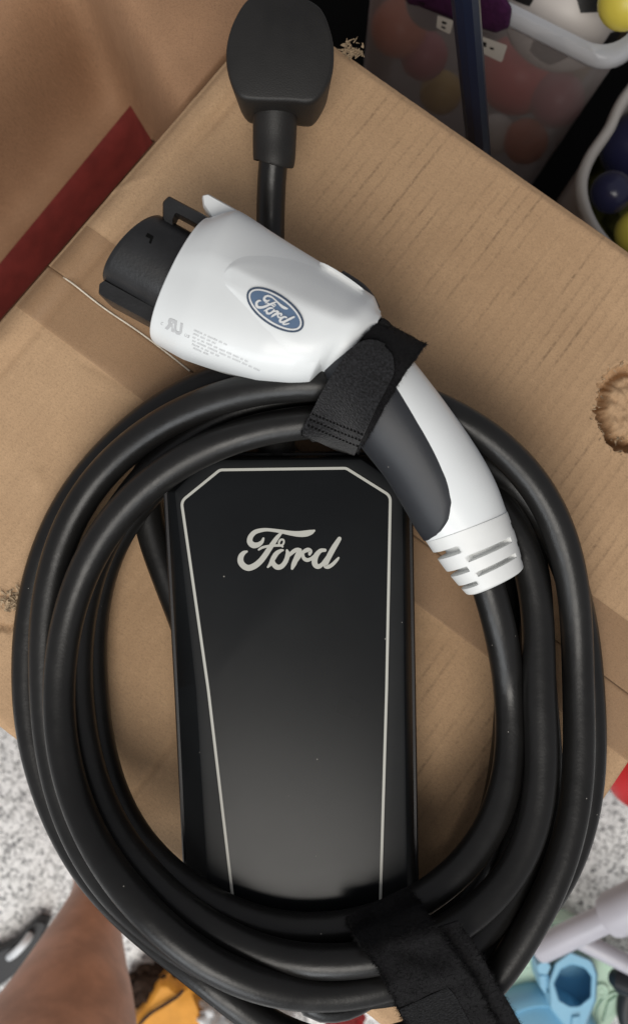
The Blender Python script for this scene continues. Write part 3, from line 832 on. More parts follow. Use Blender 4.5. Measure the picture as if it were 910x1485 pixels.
# raised emblem plateau on the shell
def plateau():
    bm = bmesh.new(); ns, nt = 44, 26
    top = catmull([(322, 402), (333, 380), (358, 366), (410, 366), (470, 382), (530, 422), (552, 452)], 8)
    bot = catmull([(322, 408), (338, 428), (362, 456), (396, 498), (430, 536), (478, 534), (536, 490)], 8)
    top = [top[int(i * (len(top) - 1) / ns)] for i in range(ns + 1)]; bot = [bot[int(i * (len(bot) - 1) / ns)] for i in range(ns + 1)]
    g = []
    for i in range(ns + 1):
        row = []
        for j in range(nt + 1):
            t = j / nt; q = top[i] * (1 - t) + bot[i] * t
            e = min(t, 1 - t, i / ns * 1.2) * 7
            h = 0.00080 * min(1.0, e * 0.7) - 0.00022
            row.append(bm.verts.new(onto(q[0], q[1], h)))
        g.append(row)
    for i in range(ns):
        for j in range(nt):
            bm.faces.new((g[i][j], g[i + 1][j], g[i + 1][j + 1], g[i][j + 1]))
    bmesh.ops.smooth_vert(bm, verts=[g[i][j] for i in range(1, ns) for j in range(1, nt)], factor=0.5, use_axis_x=True, use_axis_y=True, use_axis_z=True)
    bmesh.ops.remove_doubles(bm, verts=bm.verts[:], dist=1e-6)
    return sub(from_bm('emblem_panel', bm, M['white']), conn)
plat = plateau()
BV2 = bvh_of(conn, plat)
EC = (399, 449.5); EA = R(34.5); EW, EH = 47.0, 21.8
def em(x, y, lift):   # emblem space: x along the oval, y across (down)
    return onto(EC[0] + x * math.cos(EA) - y * math.sin(EA), EC[1] + x * math.sin(EA) + y * math.cos(EA), lift, BV2)
def oval(name, f0, f1, lift, m):
    bm = bmesh.new(); n = 64
    radii = np.linspace(f0, f1, 8) if f0 == 0 else [f0, f1]
    prev = None
    for f in radii:
        if f == 0: prev = 'c'; cv = bm.verts.new(em(0, 0, lift)); continue
        ring = []
        for j in range(n):
            a = 2 * math.pi * j / n
            dx = EW - (1 - f) * EW if f0 == 0 else EW - f; dy = EH * f if f0 == 0 else EH - f
            ring.append(bm.verts.new(em(dx * math.cos(a), dy * math.sin(a), lift)))
        if prev == 'c':
            for j in range(n): bm.faces.new((cv, ring[j], ring[(j + 1) % n]))
        elif prev is not None:
            for j in range(n): bm.faces.new((prev[j], ring[j], ring[(j + 1) % n], prev[(j + 1) % n]))
        prev = ring
    return sub(from_bm(name, bm, m), conn)
oval('emblem_oval', 0, 0.985, 0.00030, M['emblemblue'])
oval('emblem_rim', 2.6, -0.8, 0.00038, M['emblemnavy'])
oval('emblem_ring', 5.0, 2.4, 0.00048, M['silver'])
bm = bmesh.new()
fs = 59.0 / 762
for i, st in enumerate(FORD):
    stroke_fill(bm, st, 1.05, lambda x, y, l: em((x - 451) * fs, (y - 238) * fs * 1.06, 0.00055 + l), 0.00002 * i, 5)
sub(from_bm('emblem_lettering', bm, M['silver'], smooth=False), conn)

# printed certification mark and small print
def text_polys(txt, bold=0.0):
    cu = bpy.data.curves.new('t', 'FONT'); cu.body = txt; cu.size = 1.0; cu.offset = bold
    o = bpy.data.objects.new('t', cu); COL.objects.link(o)
    me = bpy.data.meshes.new_from_object(o.evaluated_get(bpy.context.evaluated_depsgraph_get()))
    vv = [(v.co.x, v.co.y) for v in me.vertices]; ff = [tuple(p.vertices) for p in me.polygons]
    bpy.data.objects.remove(o); bpy.data.curves.remove(cu); bpy.data.meshes.remove(me)
    return vv, ff
def print_text(bm, txt, u, v, size, ang, flip=False, shear=0.0, sx=1.0, lift=0.00015, bold=0):
    vv, ff = text_polys(txt, bold)
    wd = max(x for x, _ in vv)
    ca, sa = math.cos(ang), math.sin(ang)
    ids = []
    for x, y in vv:
        if flip: x = wd - x
        X = (x * sx + y * shear) * size; Y = -y * size
        ids.append(bm.verts.new(onto(u + X * ca - Y * sa, v + X * sa + Y * ca, lift)))
    for f in ff:
        try: bm.faces.new([ids[i] for i in f])
        except ValueError: pass
bm = bmesh.new(); A18 = R(24)
print_text(bm, 'c', 232.5, 470, 9, A18)
print_text(bm, 'R', 239, 475, 22, A18, flip=True, shear=-0.30, lift=0.00016, sx=1.0, bold=0.05)
print_text(bm, 'U', 251.5, 481, 22, A18, shear=-0.30, lift=0.00019, sx=0.85, bold=0.05)
print_text(bm, 'us', 266.5, 487, 9, A18, sx=1.1)
sub(from_bm('certification_mark', bm, M['greyprint'], smooth=False), conn)
bm = bmesh.new(); rnd = random.Random(5)
for ln, (u, v, ln_px) in enumerate(((281, 480, 52), (280, 485, 34), (279, 490, 88), (278.5, 495, 106), (278, 500, 42), (280, 505.5, 24))):
    x = 0; wl = rnd.randint(3, 7)
    a = A18
    while x < ln_px:
        if wl == 0: x += 2.4; wl = rnd.randint(2, 8); continue
        wl -= 1
        wch = rnd.uniform(0.9, 1.5); hch = 2.6
        q = [(x, 0), (x + wch, 0), (x + wch, -hch * rnd.uniform(.7, 1)), (x, -hch)]
        try: bm.faces.new([bm.verts.new(onto(u + px * math.cos(a) - py * math.sin(a), v + px * math.sin(a) + py * math.cos(a), 0.00013)) for px, py in q])
        except ValueError: pass
        x += wch + 0.7
sub(from_bm('small_print', bm, M['greyprint'], smooth=False), conn)

# black nose: a hollow barrel with an alignment lip
def nose():
    bm = bmesh.new()
    axis = np.array((-0.868, -0.497)); per = np.array((0.497, -0.868))      # towards the mouth / towards the latch side
    base = np.array((268.0, 405.0)); zc = 0.0595; k = (CAMZ - zc) / CAMZ / S
    rp = 63.5; n = 56
    def ring(d, f, wob=0.0, tilt=0.0):
        out = []
        for j in range(n):
            a = 2 * math.pi * j / n
            q = base + axis * (d + (5 * math.sin(a) - 13 * math.cos(a) + 4 if d > 30 else 0)) + per * rp * f * math.cos(a)
            out.append(Vector(((q[0] - 455) * k, (742.5 - q[1]) * k, zc + rp * f * k * math.sin(a))))
        return out
    rings = [ring(-25, 1.0), ring(74, 0.985), ring(80, 0.975), ring(81.5, 0.955), ring(81.5, 0.90), ring(79, 0.885), ring(20, 0.86)]
    add_loft(bm, rings, (True, True))
    return sub(from_bm('nose', bm, M['nose'], sharp=40), conn)
ns_ = nose()
bar = rounded([(143, 411, 4), (151, 405, 3), (262, 466, 4), (256, 489, 6), (150, 432, 4), (142, 425, 4)], 3)
bm = bmesh.new(); add_loft(bm, prism_rings(bar, [(.043, -1.5), (.044, 0), (.0640, 0), (.0655, -1.5)]))
sub(from_bm('alignment_rib', bm, M['nose'], sharp=40), conn)
# latch: hooked arm with an open slot
def latch():
    bm = bmesh.new()
    outer = rounded([(236, 293, 5), (245, 284, 4), (292, 309, 6), (312, 322, 5), (316, 352, 6), (284, 358, 4), (243, 336, 4), (236, 316, 4)], 4)
    inner = rounded([(251, 318, 2), (255, 309, 2), (272, 318, 3), (291, 329, 3), (287, 349, 2), (277, 345, 2), (262, 337, 2), (251, 331, 2)], 4)
    z0, z1 = .0605, .0690
    PV = lambda u, v, zq: Vector((P(u, v, z1).x, P(u, v, z1).y, zq))
    vo0 = [bm.verts.new(PV(u, v, z0)) for u, v in outer]; vo1 = [bm.verts.new(P(u, v, z1 - .001)) for u, v in outer]; vo2 = [bm.verts.new(P(u, v, z1)) for u, v in offset_poly(outer, -1.5)]
    vi0 = [bm.verts.new(PV(u, v, z0)) for u, v in inner]; vi1 = [bm.verts.new(P(u, v, z1 - .001)) for u, v in inner]; vi2 = [bm.verts.new(P(u, v, z1)) for u, v in offset_poly(inner, 1.0)]
    n = len(outer)
    for a, b in ((vo0, vo1), (vo1, vo2), (vo2, vi2), (vi2, vi1), (vi1, vi0), (vi0, vo0)):
        for j in range(n): bm.faces.new((a[j], a[(j + 1) % n], b[(j + 1) % n], b[j]))
    return sub(from_bm('latch', bm, M['nose'], sharp=35), conn)
latch()
m_ = rounded([(211, 343, 1), (214, 338, 1), (223, 343, 1), (219, 354, 1), (216, 352, 1), (218, 346, 1)], 2)
nbv = bvh_of(ns_)
bm = bmesh.new(); bm.faces.new([bm.verts.new(onto(u, v, 0.0002, nbv)) for u, v in m_])
sub(from_bm('moulded_mark', bm, M['stitch'], smooth=False), conn)

# ---- handle, grip, boot
hand_st = [((528, 428), (470, 541), .072, .0170), ((556, 470), (488, 585), .0725, .0185), ((580, 503), (507, 620), .0725, .0185), ((606, 534), (527, 650), .0715, .0185), ((650, 592), (560, 692), .068, .0185),
           ((690, 650), (588, 738), .064, .0180), ((716, 697), (604, 766), .061, .0175), ((733, 742), (618, 786), .0585, .0170)]
hs = interp_st(hand_st, 8)
NH = 56
hr = [station_ring(q[0:2], q[2:4], q[4], q[5], NH, 2.15) for q in hs]
bm = bmesh.new(); add_loft(bm, hr)
handle = part(from_bm('handle', bm, M['white'], sharp=40))
tb_s = [0, 0.14, 0.28, 0.43, 0.57, 0.71, 0.82, 0.90, 0.955, 0.985]
tb_t = [0.30, 0.30, 0.32, 0.36, 0.42, 0.47, 0.54, 0.66, 0.82, 0.985]
bm = bmesh.new(); NG = 40; rows = []
for i, q in enumerate(hs):
    f = i / (len(hs) - 1)
    if f > 0.985: break
    t = float(np.interp(f, tb_s, tb_t)); cphi = max(-0.995, 1 - 2 * t)
    p0 = math.acos(cphi)
    e1, e2 = q[0:2], q[2:4]; c = (e1 + e2) / 2; h = (e1 - e2) / 2; kz = (CAMZ - q[4]) / CAMZ / S
    row = []
    for j in range(NG + 1):
        ph = p0 + (2 * math.pi - 2 * p0) * j / NG
        edge = min(j, NG - j) / NG
        g = 0.0009 * min(1, edge * 14) - 0.0003
        cs, sn = math.cos(ph), math.sin(ph)
        a = math.copysign(abs(cs) ** (2 / 2.15), cs); b = math.copysign(abs(sn) ** (2 / 2.15), sn)
        hw = np.linalg.norm(h); qq = c + h * a * (1 + g / kz / hw)
        row.append(bm.verts.new(Vector(((qq[0] - 455) * kz, (742.5 - qq[1]) * kz, q[4] + b * (q[5] + g)))))
    rows.append(row)
for i in range(len(rows) - 1):
    for j in range(NG): bm.faces.new((rows[i][j], rows[i][j + 1], rows[i + 1][j + 1], rows[i + 1][j]))
sub(from_bm('grip', bm, M['grip']), handle)
k = catmull([(490, 400), (505, 409), (522, 421), (535, 437), (542, 452)], 6)
bm = bmesh.new(); add_tube(bm, [P(u, v, 0.066) for u, v in k], [0.0012] + [0.0030] * (len(k) - 2) + [0.002], 14)
sub(from_bm('release_button', bm, M['grip'], sharp=60), handle)

boot_st = [((733.6, 741.5), (617.6, 785.5), .0587, .0172), ((745, 774), (640, 819), .0570, .0158), ((752, 800), (660, 844), .0560, .0146), ((757.5, 824), (678, 864), .0550, .0132)]
bq = interp_st(boot_st, 40)
NBR = 112
slots = [  # (centre along 0..1, half length, angle ranges in degrees; 0 = outer right edge, 90 = top, 180 = inner left edge)
    (0.20, 0.045, [(-40, 22), (118, 250)]), (0.36, 0.045, [(42, 116)]), (0.50, 0.045, [(-40, 20), (122, 250)]), (0.645, 0.045, [(42, 116)]), (0.785, 0.042, [(-40, 20), (124, 250)]),
]
bm = bmesh.new(); rings = []
for i, q in enumerate(bq):
    f = i / (len(bq) - 1)
    ring = station_ring(q[0:2], q[2:4], q[4], q[5], NBR, 2.2)
    c = sum(ring, Vector()) / NBR
    endr = 1.0
    if f > 0.95: endr = 1 - 0.10 * ((f - 0.95) / 0.05) ** 2
    if f < 0.012: endr = 0.998
    out = []
    for j, p in enumerate(ring):
        deg = 360.0 * j / NBR; dep = 0.0
        for sc_, sh, rng in slots:
            df = abs(f - sc_)
            if df > sh: continue
            for a, b in rng:
                d2_ = deg if deg <= b else deg - 360
                if a <= d2_ <= b:
                    m1 = min(1.0, (sh - df) / 0.014); m2 = min(1.0, min(d2_ - a, b - d2_) / 7.0)
                    dep = max(dep, 0.27 * m1 * m2)
        out.append(c + (p - c) * (endr - dep))
    rings.append(out)
add_loft(bm, rings)
sub(from_bm('cable_boot', bm, M['boot'], sharp=55), handle)

# ================================================================== STRAPS
def ribbon(name, stations, thick, m, per=6, nw=14, tip=None, edge_noise=0.0, seed=0, wave=0.0, bv=None, off=0.0022):
    """stations (uL, vL, uR, vR, z): a thin woven band with real thickness; tip = px length of a rounded free end at the last station"""
    k = catmull(stations, per)
    bm = bmesh.new()
    top = []
    acc = np.r_[0, np.cumsum([np.linalg.norm((k[i + 1] - k[i])[:2]) for i in range(len(k) - 1)])]
    for i, q in enumerate(k):
        row = []
        sh = 0.0
        if tip:
            d = acc[-1] - acc[i]
            if d < tip: sh = 1 - math.sqrt(max(0, 1 - ((tip - d) / tip) ** 2))
        for j in range(nw + 1):
            t = j / nw
            t = 0.5 + (t - 0.5) * (1 - sh * 0.97)
            if edge_noise and j in (0, nw): t += edge_noise * mnoise.noise(Vector((i * 0.9, j, seed)))
            u = q[0] * (1 - t) + q[2] * t; v = q[1] * (1 - t) + q[3] * t
            zv = q[4]
            if bv is not None:
                dd = (P(u, v, 0) - EYE).normalized(); hit = bv.ray_cast(EYE, dd)[0]
                if hit is not None: zv = max(zv, hit.z + off)
            row.append([u, v, zv])
        top.append(row)
    for _ in range(3):                                   # the band bridges small hollows
        zz0 = [[c[2] for c in r] for r in top]
        for i in range(len(top)):
            for j in range(nw + 1):
                nbz = [zz0[a][b] for a in (i - 1, i, i + 1) for b in (j - 1, j, j + 1) if 0 <= a < len(top) and 0 <= b <= nw]
                top[i][j][2] = max(zz0[i][j] - 0.0003, sum(nbz) / len(nbz))
    top = [[P(u, v, zq + wave * mnoise.noise(Vector((u * .03, v * .03, seed)))) for u, v, zq in r] for r in top]
    tv = [[bm.verts.new(p) for p in r] for r in top]
    for i in range(len(tv) - 1):
        for j in range(nw): bm.faces.new((tv[i][j], tv[i][j + 1], tv[i + 1][j + 1], tv[i + 1][j]))
    bmesh.ops.recalc_face_normals(bm, faces=bm.faces[:])
    bmesh.ops.solidify(bm, geom=bm.faces[:], thickness=thick)
    return from_bm(name, bm, m, sharp=60), top

def fuzz(name, rows, count, length, m, seed, edge_only=False):
    """short loose fibres standing off a band"""
    rnd = random.Random(seed); bm = bmesh.new()
    for _ in range(count):
        i = rnd.randrange(1, len(rows) - 1); j = rnd.choice((0, len(rows[0]) - 1)) if (edge_only or rnd.random() < 0.45) else rnd.randrange(len(rows[0]) - 1)
        p = rows[i][j].lerp(rows[min(i + 1, len(rows) - 1)][j], rnd.random())
        if 0 < j < len(rows[0]) - 1: p = p.lerp(rows[i][j + 1], rnd.random())
        d = Vector((rnd.gauss(0, 1), rnd.gauss(0, 1), rnd.gauss(0.4, 0.6))).normalized() * length * rnd.uniform(.4, 1.2)
        sd = d.cross(Vector((rnd.gauss(0, 1), rnd.gauss(0, 1), rnd.gauss(0, 1)))).normalized() * 0.00009
        bm.faces.new([bm.verts.new(p - sd), bm.verts.new(p + sd), bm.verts.new(p + d)])
    return from_bm(name, bm, m, smooth=False)

UNDER = bvh_of(conn, handle, bpy.data.objects['grip'], bpy.data.objects['charging_cable'])
s1 = empty('fastening_strap', tuple(P(520, 560, 0.06)), 'black hook and loop strap tied round the white connector handle', 'strap')
st_loop = [(441, 632, 520, 664, .026), (438, 628, 519, 660, .040), (441, 620, 521, 652, .056), (452, 599, 536, 630, .072), (476, 556, 558, 590, .0885), (505, 514, 583, 548, .0945), (530, 484, 603, 519, .0930),
           (546, 469, 613, 504, .0840), (551, 464, 616, 499, .068), (551, 464, 615, 499, .045), (547, 469, 612, 503, .030)]
o, rows1 = ribbon('loop_band', st_loop, 0.0016, M['loop'], 6, 14, None, 0.03, 3, 0.0010, UNDER, 0.0022)
keep(o, s1); BAND1 = bvh_of(o)
keep(tag(fuzz('loose_fibres', rows1, 4500, 0.0016, M['loop'], 5), kind='stuff'), s1)
st_tab = [(439, 629, 514, 661, 0.037), (440, 620, 517, 652, 0.054), (451, 599, 527, 631, 0.0695), (473, 557, 545, 592, 0.0855), (499, 519, 563, 558, 0.0908), (520, 494, 574, 535, 0.0905), (534, 482, 580, 522, 0.089)]
o, rows2 = ribbon('hook_tab', st_tab, 0.0012, M['hook'], 7, 12, 34, 0.0, 4, 0.0, BAND1, 0.0010)
keep(o, s1); TAB1 = bvh_of(o)
bm = bmesh.new()
for row in (0, 1, 2):
    for q in range(15):
        t = (q + 0.5) / 15
        u = 445 + row * 6.0 * 0.55 + t * 76; v = 616 - row * 8.5 + t * 31
        c = onto(u, v, 0.00025, TAB1)
        d = Vector((0.0005, -0.0002, 0)); e = Vector((-0.0002, -0.00045, 0))
        bm.faces.new([bm.verts.new(c + a) for a in (-d - e, d - e, d + e, -d + e)])
keep(from_bm('stitching', bm, M['stitch'], smooth=False), s1)

def coil_top(u, v, r):
    """height of the coil under a picture point"""
    best = 0.0
    for x, y, zz in CABLE:
        k = CAMZ * S / (CAMZ - zz)
        if (455 + x * k - u) ** 2 + (742.5 - y * k - v) ** 2 < r * r: best = max(best, zz + RAD)
    return best
s2 = empty('fastening_strap', tuple(P(600, 1400, 0.05)), 'fuzzy black strap bundling the coil below the black control box', 'strap')
raw = [(500, 1330, 588, 1286), (508, 1346, 606, 1306), (524, 1372, 628, 1338), (546, 1402, 650, 1368), (564, 1434, 672, 1400), (580, 1470, 694, 1434), (596, 1508, 714, 1472), (612, 1546, 734, 1510), (626, 1580, 752, 1546)]
zs = []
for a, b, c, d in raw: zs.append(max(ZT + 0.001, max(coil_top(a + (c - a) * t, b + (d - b) * t, 26) for t in (0.1, 0.5, 0.9))) + 0.0025)
zs = [max(zs[max(i - 1, 0):i + 2]) for i in range(len(zs))]
zs = [sum(zs[max(i - 1, 0):i + 2]) / len(zs[max(i - 1, 0):i + 2]) for i in range(len(zs))]
zs[0] = ZT + 0.003; zs[1] = min(zs[1], ZT + 0.010)
zs[-1] = min(zs[-1], zs[-2] - 0.012)
o, rows3 = ribbon('loop_band', [(*q, zz) for q, zz in zip(raw, zs)], 0.0020, M['loop'], 6, 26, None, 0.045, 9, 0.0022, UNDER, 0.003)
keep(o, s2); BAND2 = bvh_of(o)
keep(tag(fuzz('loose_fibres', rows3, 9000, 0.0026, M['loop'], 8), kind='stuff'), s2)
raw2 = [(578, 1464, 648, 1432), (582, 1472, 656, 1440), (586, 1484, 664, 1452), (602, 1520, 682, 1486), (618, 1556, 700, 1520)]
o, _ = ribbon('hook_tab', [(*q, 0.03) for i, q in enumerate(raw2)], 0.0012, M['hookdark'], 6, 12, None, 0.0, 10, 0.0, BAND2, 0.0010)
keep(o, s2)
raw3 = [(622, 1350, 664, 1336), (644, 1388, 690, 1374), (664, 1430, 712, 1414), (684, 1472, 736, 1454), (704, 1512, 758, 1492)]
o, rows4 = ribbon('under_band', [(*q, zs[3 + i if 3 + i < 9 else 8] - 0.0012) for i, q in enumerate(raw3)], 0.0014, M['loop'], 6, 8, None, 0.05, 12, 0.0012)
keep(o, s2)
keep(tag(fuzz('loose_fibres', rows4, 2500, 0.0024, M['loop'], 18), kind='stuff'), s2)

# ================================================================== THINGS BEHIND, UPPER RIGHT
bm = bmesh.new()
ml = [P(u, v, FLOOR + 0.004) for u, v in ((420, 250), (470, -260), (1500, -100), (1500, 800), (940, 700))]
add_loft(bm, [ml, [p + Vector((0, 0, 0.004)) for p in ml]])
tag(from_bm('shade_mat', bm, M['mat'], smooth=False), 'black mat added to darken the floor under the storage bins', 'mat')  # added near-black sheet, stands in for deep shade on the floor here

BZ = -0.15
c_r = P(898, 92, BZ); c_l = P(530, -92, BZ)
dx = (c_l - c_r); width = dx.length; dx.normalize(); dy = Vector((-dx.y, dx.x, 0))
if dy.y < 0: dy = -dy
def bin_outline(inset, z, corner=0.022, depth=0.30, seg=8):
    taper = 1 - 0.02 * (BZ - z) / 0.39
    cxy = c_r + dx * (width / 2) + dy * (depth / 2)
    hw, hd = (width / 2) * taper - inset, (depth / 2) * taper - inset
    out = []
    for sx, sy, a0 in ((1, -1, -90), (1, 1, 0), (-1, 1, 90), (-1, -1, 180)):
        for q in range(seg + 1):
            a = R(a0 + 90 * q / seg)
            x = sx * (hw - corner) + corner * math.cos(a); y = sy * (hd - corner) + corner * math.sin(a)
            out.append(Vector((cxy.x + dx.x * x + dy.x * y, cxy.y + dx.y * x + dy.y * y, z)))
    return out
binr = empty('storage_bin', tuple((c_r + c_l) / 2 + Vector((0, 0, FLOOR - BZ + 0.008))), 'translucent frosted plastic storage bin full of balls behind the box', 'bin')
bm = bmesh.new(); add_loft(bm, [bin_outline(0.004, FLOOR + 0.012)] + [bin_outline(0, zz) for zz in np.linspace(FLOOR + 0.016, BZ - 0.004, 12)], (True, False))
keep(from_bm('wall', bm, M['bin']), binr)
bm = bmesh.new()
add_loft(bm, [bin_outline(0.000, BZ - 0.016), bin_outline(-0.004, BZ - 0.014), bin_outline(-0.006, BZ - 0.007), bin_outline(-0.0055, BZ), bin_outline(-0.003, BZ + 0.003), bin_outline(0.003, BZ + 0.001), bin_outline(0.003, BZ - 0.006)], (False, False))
keep(from_bm('rim', bm, M['binrim'], sharp=60), binr)
def behind_wall(u, v, rad, extra=0.004):
    """centre of a ball that rests just behind the bin's near wall where the picture point (u, v) meets it"""
    n3 = dy; d = (P(u, v, 0) - EYE)
    t = (c_r + dy * 0.006 - EYE).dot(n3) / d.dot(n3)
    p = EYE + d * t
    return p + dy * (rad + extra) + Vector((0, 0, 0))
def ball(name, c, rad, m, label, group=None, cat='ball'):
    bm = bmesh.new(); bmesh.ops.create_icosphere(bm, subdivisions=4, radius=rad)
    # seam ring pressed into the surface, so that it reads as a moulded ball
    for vtx in bm.verts:
        d = abs(vtx.co.x * 0.6 + vtx.co.z * 0.8) / rad
        vtx.co *= 1 - 0.012 * math.exp(-(d / 0.03) ** 2)
    o = from_bm(name, bm, m); o.location = c
    return tag(o, label, cat, group)
balls = [('red_ball', 722, 165, 0.030, 'red', 'large red ball showing through the frosted bin wall'),
         ('orange_ball', 744, 240, 0.019, 'orangeball', 'small orange ball at the bottom of the frosted bin'),
         ('pink_ball', 786, 186, 0.021, 'pink', 'dark pink ball right of the large red one in the frosted bin'),
         ('yellow_ball', 622, 168, 0.018, 'ochre', 'dull yellow ball low in the frosted bin, left of the blue pole'),
         ('red_ball', 556, 84, 0.022, 'orangeball', 'orange red ball at the left end of the frosted bin'),
         ('pink_ball', 596, 118, 0.019, 'pink', 'pink ball beside the dull yellow one in the frosted bin'),
         ('white_ball', 702, 226, 0.017, 'ballwhite', 'white ball between blue pole and orange ball in the frosted bin'),
         ('navy_ball', 608, 44, 0.022, 'navyball', 'dark blue ball high in the frosted bin, behind the label')]
for nm, u, v, rad, mm, lb in balls:
    ball(nm, behind_wall(u, v, rad), rad, M[mm], lb, 'balls in the frosted bin')
# small football with stitched panels
def football(c, rad, label):
    root = empty('football', (c.x, c.y, c.z - rad), label, 'ball')
    phi = (1 + 5 ** 0.5) / 2
    ico = [Vector(p).normalized() for p in ((-1, phi, 0), (1, phi, 0), (-1, -phi, 0), (1, -phi, 0), (0, -1, phi), (0, 1, phi), (0, -1, -phi), (0, 1, -phi), (phi, 0, -1), (phi, 0, 1), (-phi, 0, -1), (-phi, 0, 1))]
    # turn one pentagon to the place where the picture shows it
    aim = (EYE - c).normalized() * 0.55 - dy * 0.9 + Vector((0.1, 0, -0.1)); q = ico[0].rotation_difference(aim.normalized())
    ico = [q @ p for p in ico]
    bm = bmesh.new(); bmesh.ops.create_icosphere(bm, subdivisions=4, radius=rad)
    for vtx in bm.verts: vtx.co += c
    keep(from_bm('bladder', bm, M['ballwhite']), root)
    for p in ico:
        nb5 = sorted((o for o in ico if o is not p), key=lambda o: (o - p).length)[:5]
        ax1 = p.orthogonal().normalized(); ax2 = p.cross(ax1)
        ed = sorted([(p * 2 + o) / 3 for o in nb5], key=lambda e: math.atan2(e.dot(ax2), e.dot(ax1)))
        bm = bmesh.new(); cv = bm.verts.new(c + p * rad * 1.012)
        pts = []
        for i in range(5):
            for t in (0, 0.33, 0.66):
                e = ed[i].lerp(ed[(i + 1) % 5], t).normalized(); pts.append(e)
        mid = [bm.verts.new(c + (p.lerp(e, 0.55)).normalized() * rad * 1.012) for e in pts]
        out = [bm.verts.new(c + e * rad * 1.004) for e in pts]
        for i in range(15):
            j = (i + 1) % 15
            bm.faces.new((cv, mid[i], mid[j])); bm.faces.new((mid[i], out[i], out[j], mid[j]))
        keep(from_bm('panel', bm, M['ballblack']), root)
fr = 0.042
fc = behind_wall(778, 92, fr, 0.002)
football(fc, fr, 'white football with black pentagons in the frosted bin')
yb = P(882, 50, -0.135)
ball('yellow_ball', yb + dy * 0.022, 0.0165, M['yellow'], 'bright yellow ball resting at the frosted bin rim', 'balls in the frosted bin')
bm = bmesh.new()
p0 = P(872, 12, -0.16) + dy * 0.05
add_tube(bm, [p0 + Vector((0, 0, -0.25)), p0 + Vector((0, 0, 0)), p0 + Vector((0.0, 0, 0.01)), p0 + Vector((0, 0, 0.014)), p0 + Vector((0, 0, 0.03)), p0 + Vector((0, 0, 0.031))], [0.019, 0.019, 0.015, 0.010, 0.010, 0.008], 24)
tag(from_bm('bottle', bm, M['ochre'], sharp=40), 'ochre plastic bottle standing in the bin above the yellow ball', 'bottle')

# purple pouch hung over the rim, with its white label
pr = empty('fabric_pouch', tuple(P(660, 30, -0.2)), 'dark purple pouch with white label hanging on the frosted bin', 'pouch')
def wall_pt(u, v, off):
    d = (P(u, v, 0) - EYE); t = (c_r - dy * off - EYE).dot(dy) / d.dot(dy); return EYE + d * t
bm = bmesh.new()
po = rounded([(575, -40, 6), (700, -60, 6), (742, 12, 14), (738, 40, 10), (718, 48, 10), (660, 30, 20), (612, 10, 14), (590, 6, 10)], 5)
f0 = [wall_pt(u, v, 0.010) for u, v in po]; f1 = [wall_pt(u, v, 0.016) for u, v in offset_poly(po, -1)]; f2 = [wall_pt(u, v, 0.019) for u, v in offset_poly(po, -7)]
add_loft(bm, [f0, f1, f2]); bmesh.ops.triangulate(bm, faces=[f for f in bm.faces if len(f.verts) > 4])
keep(from_bm('pouch', bm, M['purple']), pr)
for nm, q in (('label', [(634, 22, 2), (657, 30, 2), (652, 50, 2), (632, 40, 2)]), ('label', [(690, 50, 2), (735, 66, 2), (727, 91, 3), (688, 72, 2)])):
    bm = bmesh.new(); oo = rounded(q, 2)
    add_loft(bm, [[wall_pt(u, v, 0.0205) for u, v in oo], [wall_pt(u, v, 0.0215) for u, v in oo]])
    lab = keep(from_bm(nm, bm, M['label'], smooth=False), pr)
for q in ([(640, 30, 1), (648, 33, 1), (646, 36, 1), (640, 34, 1)], [(639, 37, 1), (646, 40, 1), (645, 43, 1), (639, 40, 1)], [(698, 60, 1), (705, 62, 1), (704, 69, 1), (697, 66, 1)], [(710, 68, 1), (716, 70, 1), (715, 73, 1), (709, 71, 1)]):
    bm = bmesh.new(); bm.faces.new([bm.verts.new(wall_pt(u, v, 0.0218)) for u, v in rounded(q, 1)])
    keep(from_bm('printed_mark', bm, M['ballblack'], smooth=False), pr)

# dark blue pole
a, b = P(671, -40, 0.03), P(693, 212, -0.10)
dirv = (b - a).normalized()
pts = [a - dirv * 0.25, a - dirv * 0.02, a, b, b + dirv * 0.1]
while pts[-1].z > FLOOR + 0.03: pts.append(pts[-1] + dirv * 0.05)
pole = empty('blue_pole', tuple(pts[-1]), 'dark navy blue pole leaning between the box and frosted bin', 'pole')
bm = bmesh.new(); add_tube(bm, pts, 0.0068, 10); keep(from_bm('shaft', bm, M['navy'], sharp=25), pole)
bm = bmesh.new(); add_tube(bm, [pts[-1] - dirv * 0.02, pts[-1], pts[-1] + dirv * 0.02, pts[-1] + dirv * 0.024], [0.0095, 0.0098, 0.009, 0.006], 16); keep(from_bm('end_cap', bm, M['blackrubber'], sharp=40), pole)
bm = bmesh.new(); add_tube(bm, [pts[0] - dirv * 0.10, pts[0] - dirv * 0.09, pts[0], pts[0] + dirv * 0.002], [0.008, 0.0105, 0.0105, 0.008], 16); keep(from_bm('hand_grip', bm, M['blackrubber'], sharp=40), pole)

